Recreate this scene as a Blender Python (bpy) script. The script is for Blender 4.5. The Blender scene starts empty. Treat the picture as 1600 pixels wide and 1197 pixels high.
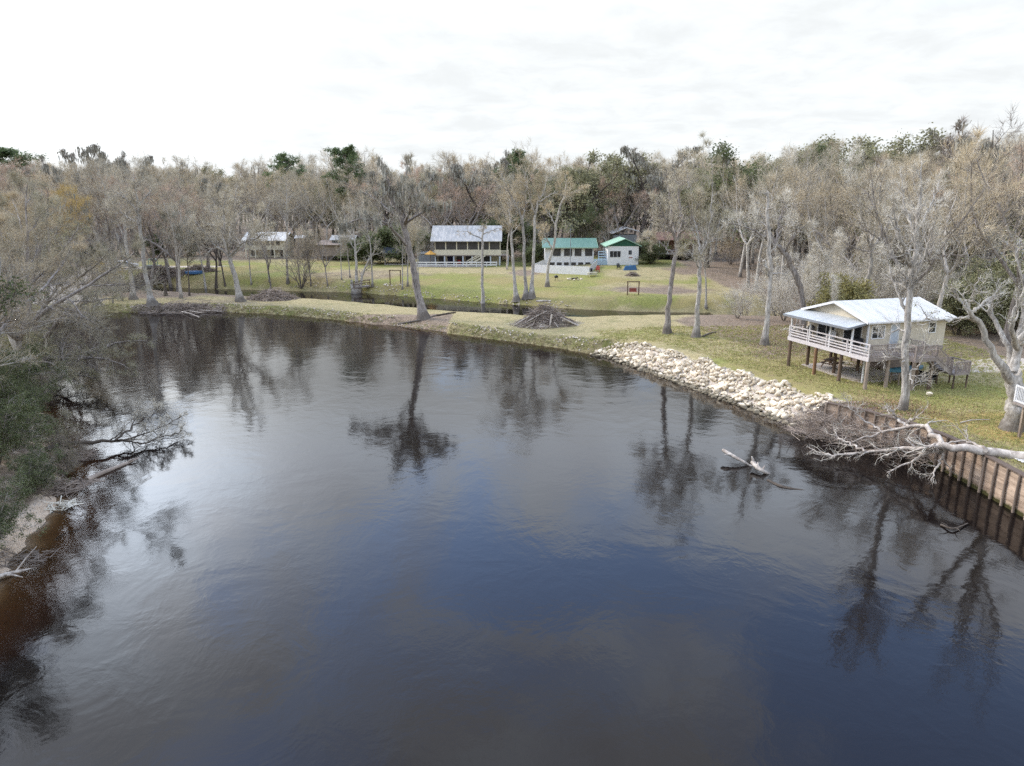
import bpy, math, random
import numpy as np
from mathutils import Vector, Matrix
SC = bpy.context.scene
COL = SC.collection
R = math.radians
random.seed(7)
RNG = np.random.default_rng(11)

# ------------------------------------------------------------------ camera
FPX, PITCH, CAMZ = 1110.0, R(14.3), 16.0
cam_d = bpy.data.cameras.new('camera')
cam = bpy.data.objects.new('camera', cam_d)
COL.objects.link(cam)
cam.location = (0, 0, CAMZ)
cam.rotation_euler = (R(90) - PITCH, 0, 0)
cam_d.sensor_fit = 'HORIZONTAL'
cam_d.sensor_width = 36
cam_d.lens = 36 * FPX / 1600
cam_d.clip_end = 9000
SC.camera = cam
CP, SP = math.cos(PITCH), math.sin(PITCH)

def ray(u, v):
    b = (v - 598.5) / FPX
    return np.array([(u - 800) / FPX, CP - b * SP, -SP - b * CP])

def at_z(u, v, z):
    d = ray(u, v)
    return np.array([0, 0, CAMZ]) + d * ((z - CAMZ) / d[2])

def at_y(u, v, y):
    d = ray(u, v)
    return np.array([0, 0, CAMZ]) + d * (y / d[1])

# ------------------------------------------------------------------ objects
def tag(o, label=None, cat=None, group=None, kind=None):
    if label: o['label'] = label
    if cat: o['category'] = cat
    if group: o['group'] = group
    if kind: o['kind'] = kind
    return o

def empty(name, loc=(0, 0, 0), rz=0, label=None, cat=None, group=None):
    o = bpy.data.objects.new(name, None)
    o.empty_display_size = 0.3
    COL.objects.link(o)
    o.location = loc
    o.rotation_euler = (0, 0, rz)
    return tag(o, label, cat, group)

class MB:
    """collects faces; build() links them as one mesh object"""
    def __init__(s):
        s.v, s.f, s.n = [], [], 0
    def add(s, V, F, m=0, smooth=False):
        V = np.asarray(V, float).reshape(-1, 3)
        F = np.asarray(F, int)
        s.v.append(V)
        s.f.append((F + s.n, m, smooth))
        s.n += len(V)
        return s
    def hexa(s, c, m=0):
        """eight corners: four below, four above, both counter-clockwise"""
        return s.add(c, [(3, 2, 1, 0), (4, 5, 6, 7), (0, 1, 5, 4), (1, 2, 6, 5), (2, 3, 7, 6), (3, 0, 4, 7)], m)
    def box(s, x0, x1, y0, y1, z0, z1, m=0):
        return s.hexa([(x0, y0, z0), (x1, y0, z0), (x1, y1, z0), (x0, y1, z0), (x0, y0, z1), (x1, y0, z1), (x1, y1, z1), (x0, y1, z1)], m)
    def bar(s, a, b, w, h, m=0):
        """box beam from a to b, w wide and h high"""
        a, b = np.array(a, float), np.array(b, float)
        t = b - a
        t /= np.linalg.norm(t)
        up = np.array([0, 0, 1.0]) if abs(t[2]) < 0.95 else np.array([0, 1.0, 0])
        e = np.cross(t, up); e /= np.linalg.norm(e)
        n = np.cross(e, t)
        e, n = e * w / 2, n * h / 2
        return s.hexa([a - e - n, a + e - n, b + e - n, b - e - n, a - e + n, a + e + n, b + e + n, b - e + n], m)
    def tube(s, pts, rad, sides=8, m=0, caps=True):
        pts = np.array(pts, float)
        rad = np.broadcast_to(np.array(rad, float), (len(pts),))
        V, F = tubes(pts[None], rad[None], sides)
        s.add(V, F, m, True)
        if caps:
            n = len(pts)
            s.add(V[-sides:], [list(range(sides))], m)
            s.add(V[:sides], [list(range(sides))[::-1]], m)
        return s
    def prism(s, poly, axis, a0, a1, m=0):
        """extrude a polygon given in the two other axes along axis (0,1,2)"""
        n = len(poly)
        def pt(p, a):
            q = [p[0], p[1]]
            q.insert(axis, a)
            return q
        V = [pt(p, a0) for p in poly] + [pt(p, a1) for p in poly]
        s.add(V, [list(range(n))[::-1]], m)
        s.add(V, [[i + n for i in range(n)]], m)
        return s.add(V, [(i, (i + 1) % n, (i + 1) % n + n, i + n) for i in range(n)], m)
    def build(s, name, mats, parent=None, label=None, cat=None, group=None, kind=None):
        me = mesh_np(name, s)
        for m in (mats if isinstance(mats, (list, tuple)) else [mats]):
            me.materials.append(m)
        o = bpy.data.objects.new(name, me)
        COL.objects.link(o)
        if parent: o.parent = parent
        return tag(o, label, cat, group, kind)

def mesh_np(name, mb):
    me = bpy.data.meshes.new(name)
    V = np.concatenate(mb.v)
    me.vertices.add(len(V))
    me.vertices.foreach_set('co', V.astype(np.float32).ravel())
    nl = sum(f.size for f, _, _ in mb.f)
    nf = sum(len(f) for f, _, _ in mb.f)
    me.loops.add(nl)
    me.loops.foreach_set('vertex_index', np.concatenate([f.ravel() for f, _, _ in mb.f]).astype(np.int32))
    me.polygons.add(nf)
    tot = np.concatenate([np.full(len(f), f.shape[1]) for f, _, _ in mb.f])
    me.polygons.foreach_set('loop_start', np.concatenate([[0], np.cumsum(tot)[:-1]]).astype(np.int32))
    me.polygons.foreach_set('material_index', np.concatenate([np.full(len(f), m) for f, m, _ in mb.f]).astype(np.int32))
    me.polygons.foreach_set('use_smooth', np.concatenate([np.full(len(f), sm) for f, _, sm in mb.f]))
    me.update(calc_edges=True)
    me.validate()
    return me

def unit(a):
    return a / np.maximum(np.linalg.norm(a, axis=-1, keepdims=True), 1e-9)

def tubes(P, Rr, s):
    """P (N,k,3) polylines with radii (N,k) -> tube vertices and quads"""
    N, k, _ = P.shape
    T = np.gradient(P, axis=1)
    T = unit(T)
    mt = unit(T.mean(axis=1))
    ref = np.cross(mt, np.where(np.abs(mt[:, 2:3]) < 0.9, np.array([[0, 0, 1.0]]), np.array([[1.0, 0, 0]])))
    ref = unit(ref)[:, None, :]
    e1 = unit(ref - T * (T * ref).sum(-1, keepdims=True))
    e2 = np.cross(T, e1)
    a = np.arange(s) * 2 * np.pi / s
    V = P[:, :, None, :] + Rr[:, :, None, None] * (np.cos(a)[None, None, :, None] * e1[:, :, None, :] + np.sin(a)[None, None, :, None] * e2[:, :, None, :])
    b = (np.arange(N)[:, None, None] * k + np.arange(k - 1)[None, :, None]) * s
    i = np.arange(s)[None, None, :]
    j = (i + 1) % s
    F = np.stack([b + i, b + j, b + s + j, b + s + i], -1).reshape(-1, 4)
    return V.reshape(-1, 3), F

def spikes(S, E, r):
    """thin three-sided tapering twigs from S to E"""
    N = len(S)
    d = unit(E - S)
    q = unit(np.cross(d, RNG.normal(size=(N, 3))))
    w = np.cross(d, q)
    r = np.asarray(r).reshape(-1, 1)
    V = np.stack([S + q * r, S - q * r * .5 + w * r * .87, S - q * r * .5 - w * r * .87, E], 1).reshape(-1, 3)
    b = (np.arange(N) * 4)[:, None]
    F = np.concatenate([b + np.array([0, 1, 3]), b + np.array([1, 2, 3]), b + np.array([2, 0, 3])])
    return V, F

# ------------------------------------------------------------------ node helpers
def new_mat(name):
    m = bpy.data.materials.new(name)
    m.use_nodes = True
    nt = m.node_tree
    return m, nt, nt.nodes['Principled BSDF']

class NT:
    """small node-tree helper"""
    def __init__(s, nt): s.nt = nt
    def n(s, typ, **kw):
        nd = s.nt.nodes.new(typ)
        for k, v in kw.items():
            if hasattr(nd, k): setattr(nd, k, v)
        return nd
    def l(s, a, b): s.nt.links.new(a, b)
    def setin(s, sock, v):
        if isinstance(v, bpy.types.NodeSocket): s.l(v, sock)
        else: sock.default_value = v
    def math(s, op, a, b=0.0, c=0.0, clamp=False):
        nd = s.n('ShaderNodeMath', operation=op, use_clamp=clamp)
        s.setin(nd.inputs[0], a); s.setin(nd.inputs[1], b); s.setin(nd.inputs[2], c)
        return nd.outputs[0]
    def vmath(s, op, a, b=(0, 0, 0)):
        nd = s.n('ShaderNodeVectorMath', operation=op)
        s.setin(nd.inputs[0], a); s.setin(nd.inputs[1], b)
        return nd.outputs['Value'] if op == 'DOT_PRODUCT' else nd.outputs[0]
    def mix(s, f, a, b, blend='MIX'):
        nd = s.n('ShaderNodeMix', data_type='RGBA', blend_type=blend)
        s.setin(nd.inputs[0], f)
        for i, v in ((6, a), (7, b)):
            s.setin(nd.inputs[i], (v + (1,)) if isinstance(v, tuple) and len(v) == 3 else v)
        return nd.outputs[2]
    def noise(s, vec, scale, detail=4, rough=.55, dist=0.0, col=False):
        nd = s.n('ShaderNodeTexNoise')
        if vec is not None: s.l(vec, nd.inputs['Vector'])
        nd.inputs['Scale'].default_value = scale
        nd.inputs['Detail'].default_value = detail
        nd.inputs['Roughness'].default_value = rough
        nd.inputs['Distortion'].default_value = dist
        return nd.outputs['Color' if col else 'Fac']
    def ramp(s, f, a, b):
        """0 below a, 1 above b"""
        nd = s.n('ShaderNodeMapRange', interpolation_type='SMOOTHSTEP')
        s.setin(nd.inputs[0], f)
        nd.inputs[1].default_value = a; nd.inputs[2].default_value = b
        return nd.outputs[0]
    def scale(s, vec, v3):
        nd = s.n('ShaderNodeMapping')
        s.l(vec, nd.inputs['Vector'])
        nd.inputs['Scale'].default_value = v3
        return nd.outputs[0]

def simple(name, c1, c2=None, scale=3.0, rough=.85, stretch=(1, 1, 1), bump=0.0, island=0.0, objrand=0.0, metal=0.0, spec=.3):
    """a noisy two-tone procedural material"""
    m, nt, bs = new_mat(name)
    h = NT(nt)
    c2 = c2 or tuple(x * .7 for x in c1)
    co = h.n('ShaderNodeTexCoord').outputs['Object']
    vec = h.scale(co, stretch)
    f = h.ramp(h.noise(vec, scale, 5, .6), .3, .7)
    col = h.mix(f, c1, c2)
    if island or objrand:
        if island:
            rv = h.n('ShaderNodeNewGeometry').outputs['Random Per Island']; amp = island
            k = h.math('MULTIPLY_ADD', rv, amp * 2, 1 - amp)
            col = h.mix(1.0, col, comb(h, k), 'MULTIPLY')
        if objrand:
            rv = h.n('ShaderNodeObjectInfo').outputs['Random']
            k = h.math('MULTIPLY_ADD', rv, objrand * 2, 1 - objrand)
            col = h.mix(1.0, col, comb(h, k), 'MULTIPLY')
    h.l(col, bs.inputs['Base Color'])
    bs.inputs['Roughness'].default_value = rough
    bs.inputs['Metallic'].default_value = metal
    bs.inputs['Specular IOR Level'].default_value = spec
    if bump:
        bp = h.n('ShaderNodeBump')
        bp.inputs['Strength'].default_value = .6
        bp.inputs['Distance'].default_value = bump
        h.l(h.noise(vec, scale * 3, 4), bp.inputs['Height'])
        h.l(bp.outputs[0], bs.inputs['Normal'])
    return m

def comb(h, k):
    c = h.n('ShaderNodeCombineColor')
    for i in range(3): h.l(k, c.inputs[i])
    return c.outputs[0]
# ------------------------------------------------------------------ terrain
def seg_dist(X, Y, poly, closed=True):
    d = np.full(X.shape, 1e18)
    n = len(poly)
    for i in range(n if closed else n - 1):
        (ax, ay), (bx, by) = poly[i], poly[(i + 1) % n]
        vx, vy = bx - ax, by - ay
        t = np.clip(((X - ax) * vx + (Y - ay) * vy) / (vx * vx + vy * vy + 1e-12), 0, 1)
        d = np.minimum(d, (X - ax - t * vx) ** 2 + (Y - ay - t * vy) ** 2)
    return np.sqrt(d)

def inside(X, Y, poly):
    c = np.zeros(X.shape, bool)
    n = len(poly)
    for i in range(n):
        (ax, ay), (bx, by) = poly[i], poly[(i + 1) % n]
        if ay == by: continue
        c ^= ((ay > Y) != (by > Y)) & (X < (bx - ax) * (Y - ay) / (by - ay) + ax)
    return c

def sdist(X, Y, poly):
    """positive outside the polygon"""
    d = seg_dist(X, Y, poly)
    return np.where(inside(X, Y, poly), -d, d)

def sstep(x, a, b):
    t = np.clip((x - a) / (b - a), 0, 1)
    return t * t * (3 - 2 * t)

WALL = [(26.9, -90), (26.9, 20), (26.75, 34), (26.6, 39.4), (26.4, 41.6), (25.7, 44.0), (24.2, 46.6), (22.4, 48.6)]
RBANK = [(20.8, 50.2), (18.3, 55.8), (14.9, 63.8), (10.3, 73.3)]
NBANK = [(5, 78.6), (-3.1, 84.3), (-8, 87.6), (-13.2, 91.2), (-19, 94.6), (-25.1, 98.7), (-31, 101.8), (-37.9, 104.4), (-43, 105.4), (-47.9, 106), (-56, 105.2),
         (-64, 105.3), (-75, 106.5), (-95, 109), (-140, 118), (-300, 150)]
LBANK = [(-300, 116), (-140, 96), (-96, 90), (-72, 87), (-60, 82), (-53.5, 74), (-46.9, 65.5), (-40.4, 58.3), (-36.2, 53.6), (-33.2, 50), (-29.6, 45.6), (-27.2, 42.4),
         (-25.4, 38.6), (-23.9, 35.9), (-22.9, 32.9), (-21.4, 28.2), (-20.5, 24.4), (-21.5, 14), (-24, -90)]
RIVER = WALL + RBANK + NBANK + LBANK
SFAR = [(-110, 152), (-95, 147), (-75, 140), (-57, 134.8), (-41.5, 131.8), (-28, 128.9), (-15.4, 121.8), (-4.1, 115.2), (9.8, 108.2), (19.2, 105.8), (31, 104.6), (45, 103.5), (62, 104), (80, 108)]
SNEAR = [(80, 99), (62, 97), (45, 96.2), (31, 97), (19.2, 98.2), (9.8, 100.8), (-4.1, 106.6), (-15.4, 113), (-28, 119.8), (-41.5, 123.4), (-57, 127.5), (-75, 134), (-95, 142.5), (-110, 148.5)]
SLOUGH = SFAR + SNEAR

def wob(X, Y, s, seed=0):
    """cheap smooth pseudo noise, -1..1"""
    return (np.sin(X * s * 1.7 + seed + 1.3 * np.sin(Y * s * 1.1 + seed * 2)) + np.sin(Y * s * 1.9 - seed + 1.7 * np.sin(X * s * .8 + 2 + seed))
            + .6 * np.sin((X + Y) * s * 3.1 + seed * 3)) / 2.6

def height(X, Y):
    X = np.asarray(X, float); Y = np.asarray(Y, float)
    near_wall = sstep(X, 18, 21) * (1 - sstep(Y, 48.8, 50.5))
    d = sdist(X, Y, RIVER)
    dn = d + .35 * wob(X, Y, 1.3) * (1 - near_wall) * (d < 6)
    ds = sdist(X, Y, SLOUGH) + .4 * wob(X, Y, .8, 3)
    # level of the land away from the water
    north = sstep(Y, 100, 132)
    h = .95 + 1.05 * sstep(X, 2, 20) + (2.0 * sstep(Y, 110, 150)) * (X > -200)
    h = np.where(X < -10, h + .7 * sstep(-X, 20, 45) * (1 - sstep(Y, 88, 96)), h)
    h += .12 * wob(X, Y, .12, 1) + .05 * wob(X, Y, .45, 2)
    left = (X < -8) & (Y < 95)
    # banks
    rise = np.where(left, 4.2, 2.2) + np.where((X > 6) & (Y > 49) & (Y < 76), 1.0, 0)
    bank = -.35 + (h + .35) * sstep(dn, -.5, rise)
    bed = -.35 + np.where(left, .15, .7) * np.minimum(dn + .5, 0) - np.where(left, 1.0, 0) * np.maximum(-dn - 2.6, 0) * .75
    z = np.where(dn < -.5, np.maximum(bed, -4.5), bank)
    zw = np.where(d < .14, -3.0, -3.0 + (h + 3.02) * np.clip((d - .14) / .1, 0, 1))
    z = z * (1 - near_wall) + zw * near_wall
    nearside = (Y < np.interp(X, [-110, -57, -28, -4, 10, 31, 80], [150, 131, 124, 111, 104.5, 101, 103]))
    zs = -1.2 + (z + 1.2) * sstep(ds, -1.8, np.where(nearside, 8.0, 3.4))
    z = np.where(ds < 9, np.minimum(z, zs), z)
    # far land rolls gently
    z += 2.0 * sstep(Y, 170, 320)
    return z

def ground_at(x, y):
    return float(height(np.array([x]), np.array([y]))[0])

_T = np.concatenate([np.linspace(18, 130, 2200), np.linspace(130, 420, 1200)])
def gp(u, v):
    """the point of the ground seen at pixel u, v of the photograph"""
    d = ray(u, v)
    p = np.array([0, 0, CAMZ]) + d * _T[:, None]
    below = p[:, 2] < np.maximum(height(p[:, 0], p[:, 1]), 0 if False else -9)
    i = int(np.argmax(below))
    return p[i]

def axis(*spans):
    out = []
    for a, b, st in spans:
        out.append(np.arange(a, b, st))
    return np.concatenate(out + [[spans[-1][1]]])

gx = axis((-3000, -400, 200), (-400, -140, 20), (-140, -70, 2.5), (-70, -44, 1.0), (-44, -14, .6), (-14, 20, .8), (20, 28.6, .2), (28.6, 60, .8), (60, 130, 3), (130, 400, 20), (400, 3000, 200))
gy = axis((-400, -80, 20), (-80, 20, 4), (20, 76, .6), (76, 140, .8), (140, 170, 2), (170, 330, 8), (330, 700, 40), (700, 4000, 220))
GX, GY = np.meshgrid(gx, gy)
GZ = height(GX, GY)
nx, ny = len(gx), len(gy)
mb = MB()
idx = (np.arange(ny - 1)[:, None] * nx + np.arange(nx - 1)[None, :]).ravel()
mb.add(np.stack([GX, GY, GZ], -1).reshape(-1, 3), np.stack([idx, idx + 1, idx + 1 + nx, idx + nx], 1), 0, True)

def blob(cx, cy, rx, ry, soft=.5, ang=0.0, jag=.25, seed=0):
    dx, dy = GX - cx, GY - cy
    c, s = math.cos(ang), math.sin(ang)
    q = np.sqrt(((dx * c + dy * s) / rx) ** 2 + ((-dx * s + dy * c) / ry) ** 2) + jag * wob(GX, GY, 2.2 / min(rx, ry), seed)
    return 1 - sstep(q, 1 - soft, 1 + soft)

D_R = sdist(GX, GY, RIVER)
D_S = sdist(GX, GY, SLOUGH)
green = np.zeros_like(GX); litter = np.zeros_like(GX); sand = np.zeros_like(GX); straw = np.zeros_like(GX)
# far lawns
yard = sstep(D_S, 0, 1.5) * (GY > 100) * (1 - sstep(GY, 160, 172)) * (1 - sstep(np.abs(GX + 15), 62, 72)) * (1 - sstep(GX, 33, 37))
green = np.maximum(green, yard * (.70 + .30 * wob(GX, GY, .13, 4)))
green *= 1 - .85 * blob(-2, 143, 22, 4.5, .5, 0, .3, 5) - .0
green = np.clip(green - .75 * blob(23, 117, 9, 5, .6, -.2, .3, 2) - .75 * blob(26, 133, 8, 6, .5, 0, .3, 3) - .6 * blob(-30, 140, 8, 5, .6, 0, .3, 6), 0, 1)
litter = np.maximum(litter, .75 * blob(24, 116, 9, 4.5, .6, -.2, .3, 2))
litter = np.maximum(litter, .85 * blob(-58, 122, 26, 8, .5, -.1, .3, 7))
litter = np.maximum(litter, .55 * blob(-30, 137, 14, 6, .6, 0, .3, 8))
NEARS = GY < np.interp(GX, [-110, -57, -28, -4, 10, 31, 80], [150, 131, 124, 111, 104.5, 101, 103])
green *= ~(NEARS & (GX < 34))
litter = np.maximum(litter, .5 * blob(-46, 110, 12, 3.5, .6, -.2, .35, 4) * NEARS)
green = np.maximum(green, blob(-64, 146, 14, 7, .4, -.1, .2, 3))
green = np.maximum(green, .8 * blob(-10, 122, 30, 5, .6, -.5, .3, 1) * (D_S > .3) * ~NEARS)
# right yard
green = np.maximum(green, .85 * blob(25, 57, 5.5, 11, .5, .55, .3, 9) * (D_R > 2))
green = np.maximum(green, .85 * blob(34, 50.5, 9, 4, .5, .2, .3, 9))
green = np.maximum(green, .55 * blob(15, 76, 4, 8, .6, .7, .3, 2))
litter = np.maximum(litter, 1.0 * blob(31, 80, 13, 13.5, .3, 0, .25, 4) * sstep(GX + GY * .25, 39, 43))
litter = np.maximum(litter, blob(48, 70, 12, 6, .3, .2, .25, 4))
litter = np.maximum(litter, .8 * blob(24.5, 66, 2.5, 1.8, .6, .3, .3, 5))
litter = np.maximum(litter, .65 * blob(26, 47.3, 3.0, 2.0, .6, .2, .3, 6))
straw = np.maximum(straw, blob(30.5, 43.6, 4.5, 3.2, .5, .1, .3, 3))
# woods floors
woods = np.maximum(sstep(GY - 6 * wob(GX, GY, .08), 164, 176), sstep(GX + .35 * (GY - 100), 38, 46) * (GY > 70))
woods = np.maximum(woods, sstep(-GX, 78, 88))
litter = np.maximum(litter, woods * (1 - green))
# left bank and bars
lb = (GX < -8) & (GY < 98)
sand = np.where(lb, np.clip((1 - sstep(D_R, 1.2, 2.8)) * (.85 + .5 * wob(GX, GY, 1.5, 8)) + .55 * (wob(GX, GY, .9, 5) > .35), 0, 1) * sstep(-GY, -64, -52), 0)
litter = np.where(lb, np.maximum(litter, sstep(D_R, -.5, .6) * (.8 + .2 * wob(GX, GY, .7, 2))), litter)
# sandy lane and landing on the far left, drive beside the stilt house
sand = np.maximum(sand, blob(-73, 113, 9, 4.2, .35, -.3, .25, 2))
sand = np.maximum(sand, blob(-80, 125, 5.5, 13, .35, .25, .2, 2))
sand = np.maximum(sand, blob(-76, 147.5, 18, 2.6, .35, .12, .12, 5))
sand = np.maximum(sand, blob(43, 61.5, 6.5, 2.1, .4, .25, .2, 2))
sand = np.maximum(sand, .85 * blob(40, 58.7, 3.5, .7, .6, .15, .3, 4))
litter = np.maximum(litter, .7 * blob(2.5, 139.5, 3.5, 4, .5, 0, .3, 3))
sand = np.maximum(sand, sstep(D_R, -1, -.2) * (1 - sstep(D_R, 2.2, 2.9)) * sstep(GX + .45 * (GY - 50), 19.2, 20.2) * (GY > 49) * (GY < 73.5) * (D_R < 4) * (GX > 8))
bankface = (1 - sstep(D_R, 1.5, 3.2)) * (D_R > -1) * (~lb)
me = mesh_np('ground', mb)
att = me.color_attributes.new('zone', 'FLOAT_COLOR', 'POINT')
att.data.foreach_set('color', np.stack([green, litter, sand, straw], -1).astype(np.float32).ravel())
att2 = me.color_attributes.new('bank', 'FLOAT_COLOR', 'POINT')
att2.data.foreach_set('color', np.stack([bankface, lb * 1.0, woods, woods * 0 + 1], -1).astype(np.float32).ravel())

m_ground, nt, bs = new_mat('ground_mix')
h = NT(nt)
pos = h.n('ShaderNodeNewGeometry').outputs['Position']
a1 = h.n('ShaderNodeAttribute', attribute_name='zone')
sp = h.n('ShaderNodeSeparateColor'); h.l(a1.outputs['Color'], sp.inputs[0])
a2 = h.n('ShaderNodeAttribute', attribute_name='bank')
sp2 = h.n('ShaderNodeSeparateColor'); h.l(a2.outputs['Color'], sp2.inputs[0])
nf = h.noise(pos, 3.5, 6, .7)
nm = h.noise(pos, .45, 5, .6)
nb = h.noise(pos, .12, 3, .55)
def edge(mask, w=.7):
    s = h.math('ADD', mask, h.math('MULTIPLY', h.math('SUBTRACT', h.math('MULTIPLY_ADD', nm, .6, h.math('MULTIPLY', nf, .4)), .5), w * 1.6))
    return h.ramp(s, .25, .75)
c_straw = h.mix(h.ramp(nf, .3, .7), (.25, .20, .10), (.39, .33, .18))
c_straw = h.mix(h.math('MULTIPLY', h.ramp(nm, .45, .7), .5), c_straw, (.15, .15, .055))
c_green = h.mix(h.ramp(nf, .3, .7), (.15, .16, .042), (.275, .265, .085))
c_green = h.mix(h.math('MULTIPLY', h.ramp(nb, .42, .60), .8), c_green, (.27, .215, .095))
c_green = h.mix(h.math('MULTIPLY', h.ramp(h.noise(pos, 1.1, 6, .7), .52, .68), .45), c_green, (.20, .15, .095))
c_lit = h.mix(h.ramp(nf, .32, .68), (.135, .10, .072), (.30, .23, .165))
c_lit = h.mix(h.math('MULTIPLY', h.ramp(nm, .5, .75), .5), c_lit, (.12, .10, .06))
c_sand = h.mix(h.ramp(nf, .3, .75), (.42, .35, .28), (.60, .54, .46))
c_gold = h.mix(h.ramp(nf, .3, .7), (.23, .155, .045), (.40, .29, .10))
c = h.mix(edge(sp.outputs[0]), c_straw, c_green)
c = h.mix(edge(sp.outputs[1]), c, c_lit)
c = h.mix(h.math('MULTIPLY', edge(a1.outputs['Alpha']), .85), c, c_gold)
c_bank = h.mix(h.ramp(nf, .35, .65), (.10, .08, .045), (.29, .245, .125))
c_bank = h.mix(h.ramp(nm, .5, .66), c_bank, (.13, .135, .04))
c = h.mix(h.math('MULTIPLY', edge(sp2.outputs[0], .5), .9), c, c_bank)
c = h.mix(edge(sp.outputs[2], .45), c, c_sand)
# fresh sand of the bar, pinkish
c = h.mix(h.math('MULTIPLY', sp2.outputs[1], edge(sp.outputs[2], .3)), c, h.mix(h.ramp(nf, .3, .7), (.42, .31, .215), (.55, .435, .32)))
h.l(c, bs.inputs['Base Color'])
bs.inputs['Roughness'].default_value = .95
bs.inputs['Specular IOR Level'].default_value = .15
bp = h.n('ShaderNodeBump'); bp.inputs['Strength'].default_value = .8; bp.inputs['Distance'].default_value = .12
h.l(h.math('ADD', h.noise(pos, 2.5, 6, .7), h.math('MULTIPLY', h.noise(pos, 9, 3, .7), .5)), bp.inputs['Height'])
h.l(bp.outputs[0], bs.inputs['Normal'])
me.materials.append(m_ground)
ground = bpy.data.objects.new('ground', me)
COL.objects.link(ground)
tag(ground, 'grassy and sandy river banks with brown leaf litter under the woods', 'ground', kind='structure')

# ------------------------------------------------------------------ water
m_water = bpy.data.materials.new('tannin_water'); m_water.use_nodes = True
nt = m_water.node_tree; nt.nodes.clear(); h = NT(nt)
out = h.n('ShaderNodeOutputMaterial')
pos = h.n('ShaderNodeNewGeometry').outputs['Position']


big = h.noise(pos, .055, 4, .6, 1.2)
patch = h.noise(pos, .25, 3, .6, 2.0)
flow = h.scale(pos, (1.0, .8, 1))
w1 = h.noise(flow, 1.1, 3, .55, .8)
w2 = h.noise(flow, 4.2, 3, .6, .5)
w3 = h.noise(pos, 13, 2, .5)
calm = h.math('MULTIPLY_ADD', h.ramp(h.math('MULTIPLY_ADD', big, .6, h.math('MULTIPLY', patch, .4)), .38, .62), 1.1, .35)
hh = h.math('ADD', h.math('MULTIPLY', w1, .026), h.math('ADD', h.math('MULTIPLY', w2, .011), h.math('MULTIPLY', w3, .0035)))
hh = h.math('MULTIPLY', hh, calm)
hh = h.math('ADD', hh, h.math('MULTIPLY', h.noise(pos, .22, 2, .5, 1.5), .07))
bp = h.n('ShaderNodeBump'); bp.inputs['Strength'].default_value = 1.0; bp.inputs['Distance'].default_value = .22
h.l(hh, bp.inputs['Height'])
fr = h.n('ShaderNodeFresnel'); fr.inputs['IOR'].default_value = 1.34
h.l(bp.outputs[0], fr.inputs['Normal'])
gl = h.n('ShaderNodeBsdfGlossy'); gl.inputs['Roughness'].default_value = .06
h.l(bp.outputs[0], gl.inputs['Normal'])
h.l(comb(h, h.math('MULTIPLY', fr.outputs[0], .9)), gl.inputs['Color'])   # wavelets hide part of each other at grazing angles
# light that enters the brown water is absorbed with depth (Beer-Lambert); only the shallows let the bed show
dep = h.n('ShaderNodeAttribute', attribute_name='depth').outputs['Fac']
T = h.n('ShaderNodeCombineColor')
one = h.math('SUBTRACT', 1.0, fr.outputs[0])
for i_, k_ in enumerate((3.0, 4.1, 5.9)):
    t_ = h.math('POWER', 2.718, h.math('MULTIPLY', dep, -k_))
    h.l(h.math('MULTIPLY', h.math('MAXIMUM', h.math('SUBTRACT', t_, .004), 0.0), one), T.inputs[i_])
tr = h.n('ShaderNodeBsdfTransparent'); h.l(T.outputs[0], tr.inputs['Color'])
ad = h.n('ShaderNodeAddShader')
h.l(gl.outputs[0], ad.inputs[0]); h.l(tr.outputs[0], ad.inputs[1])
df = h.n('ShaderNodeBsdfDiffuse'); df.inputs['Color'].default_value = (.006, .0042, .0036, 1)
ad2 = h.n('ShaderNodeAddShader')
h.l(ad.outputs[0], ad2.inputs[0]); h.l(df.outputs[0], ad2.inputs[1])
h.l(ad2.outputs[0], out.inputs['Surface'])
def water(name, xs, ys, label):
    X, Y = np.meshgrid(xs, ys)
    n = len(xs)
    i = (np.arange(len(ys) - 1)[:, None] * n + np.arange(n - 1)[None, :]).ravel()
    b = MB().add(np.stack([X, Y, X * 0], -1).reshape(-1, 3), np.stack([i, i + 1, i + 1 + n, i + n], 1), 0, True)
    o = b.build(name, m_water, None, label, 'water', kind='structure')
    dv = np.maximum(-height(X, Y), 0).ravel().astype(np.float32)
    o.data.attributes.new('depth', 'FLOAT', 'POINT').data.foreach_set('value', dv)
water('river', axis((-290, -70, 10), (-70, -12, .5), (-12, 29.5, 2)), axis((-75, 15, 10), (15, 90, .6), (90, 111, 1.5)), 'dark tannin brown river curving between wooded banks')
water('creek', axis((-110, 79, 1.5)), axis((111.004, 150, 1.5)), 'narrow dark side creek behind the grassy spit')
# ------------------------------------------------------------------ sky and sun
SUN_AZ, SUN_EL = R(-62), R(38)      # azimuth from +Y towards +X
sd = Vector((math.sin(SUN_AZ) * math.cos(SUN_EL), math.cos(SUN_AZ) * math.cos(SUN_EL), math.sin(SUN_EL)))
w = bpy.data.worlds.new('World'); SC.world = w; w.use_nodes = True
nt = w.node_tree; h = NT(nt)
bg = nt.nodes['Background']
sky = h.n('ShaderNodeTexSky', sky_type='NISHITA')
sky.sun_disc = False
sky.sun_elevation = SUN_EL
sky.sun_rotation = SUN_AZ
sky.air_density = 1.0; sky.dust_density = 1.0
dirv = h.n('ShaderNodeTexCoord').outputs['Generated']
sx = h.n('ShaderNodeSeparateXYZ'); h.l(dirv, sx.inputs[0])
zz = h.math('MAXIMUM', sx.outputs[2], 0.0)
inv = h.math('DIVIDE', 1.0, h.math('ADD', zz, .16))
pc = h.n('ShaderNodeCombineXYZ')
h.l(h.math('MULTIPLY', sx.outputs[0], inv), pc.inputs[0]); h.l(h.math('MULTIPLY', sx.outputs[1], inv), pc.inputs[1])
pcv = pc.outputs[0]
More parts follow.
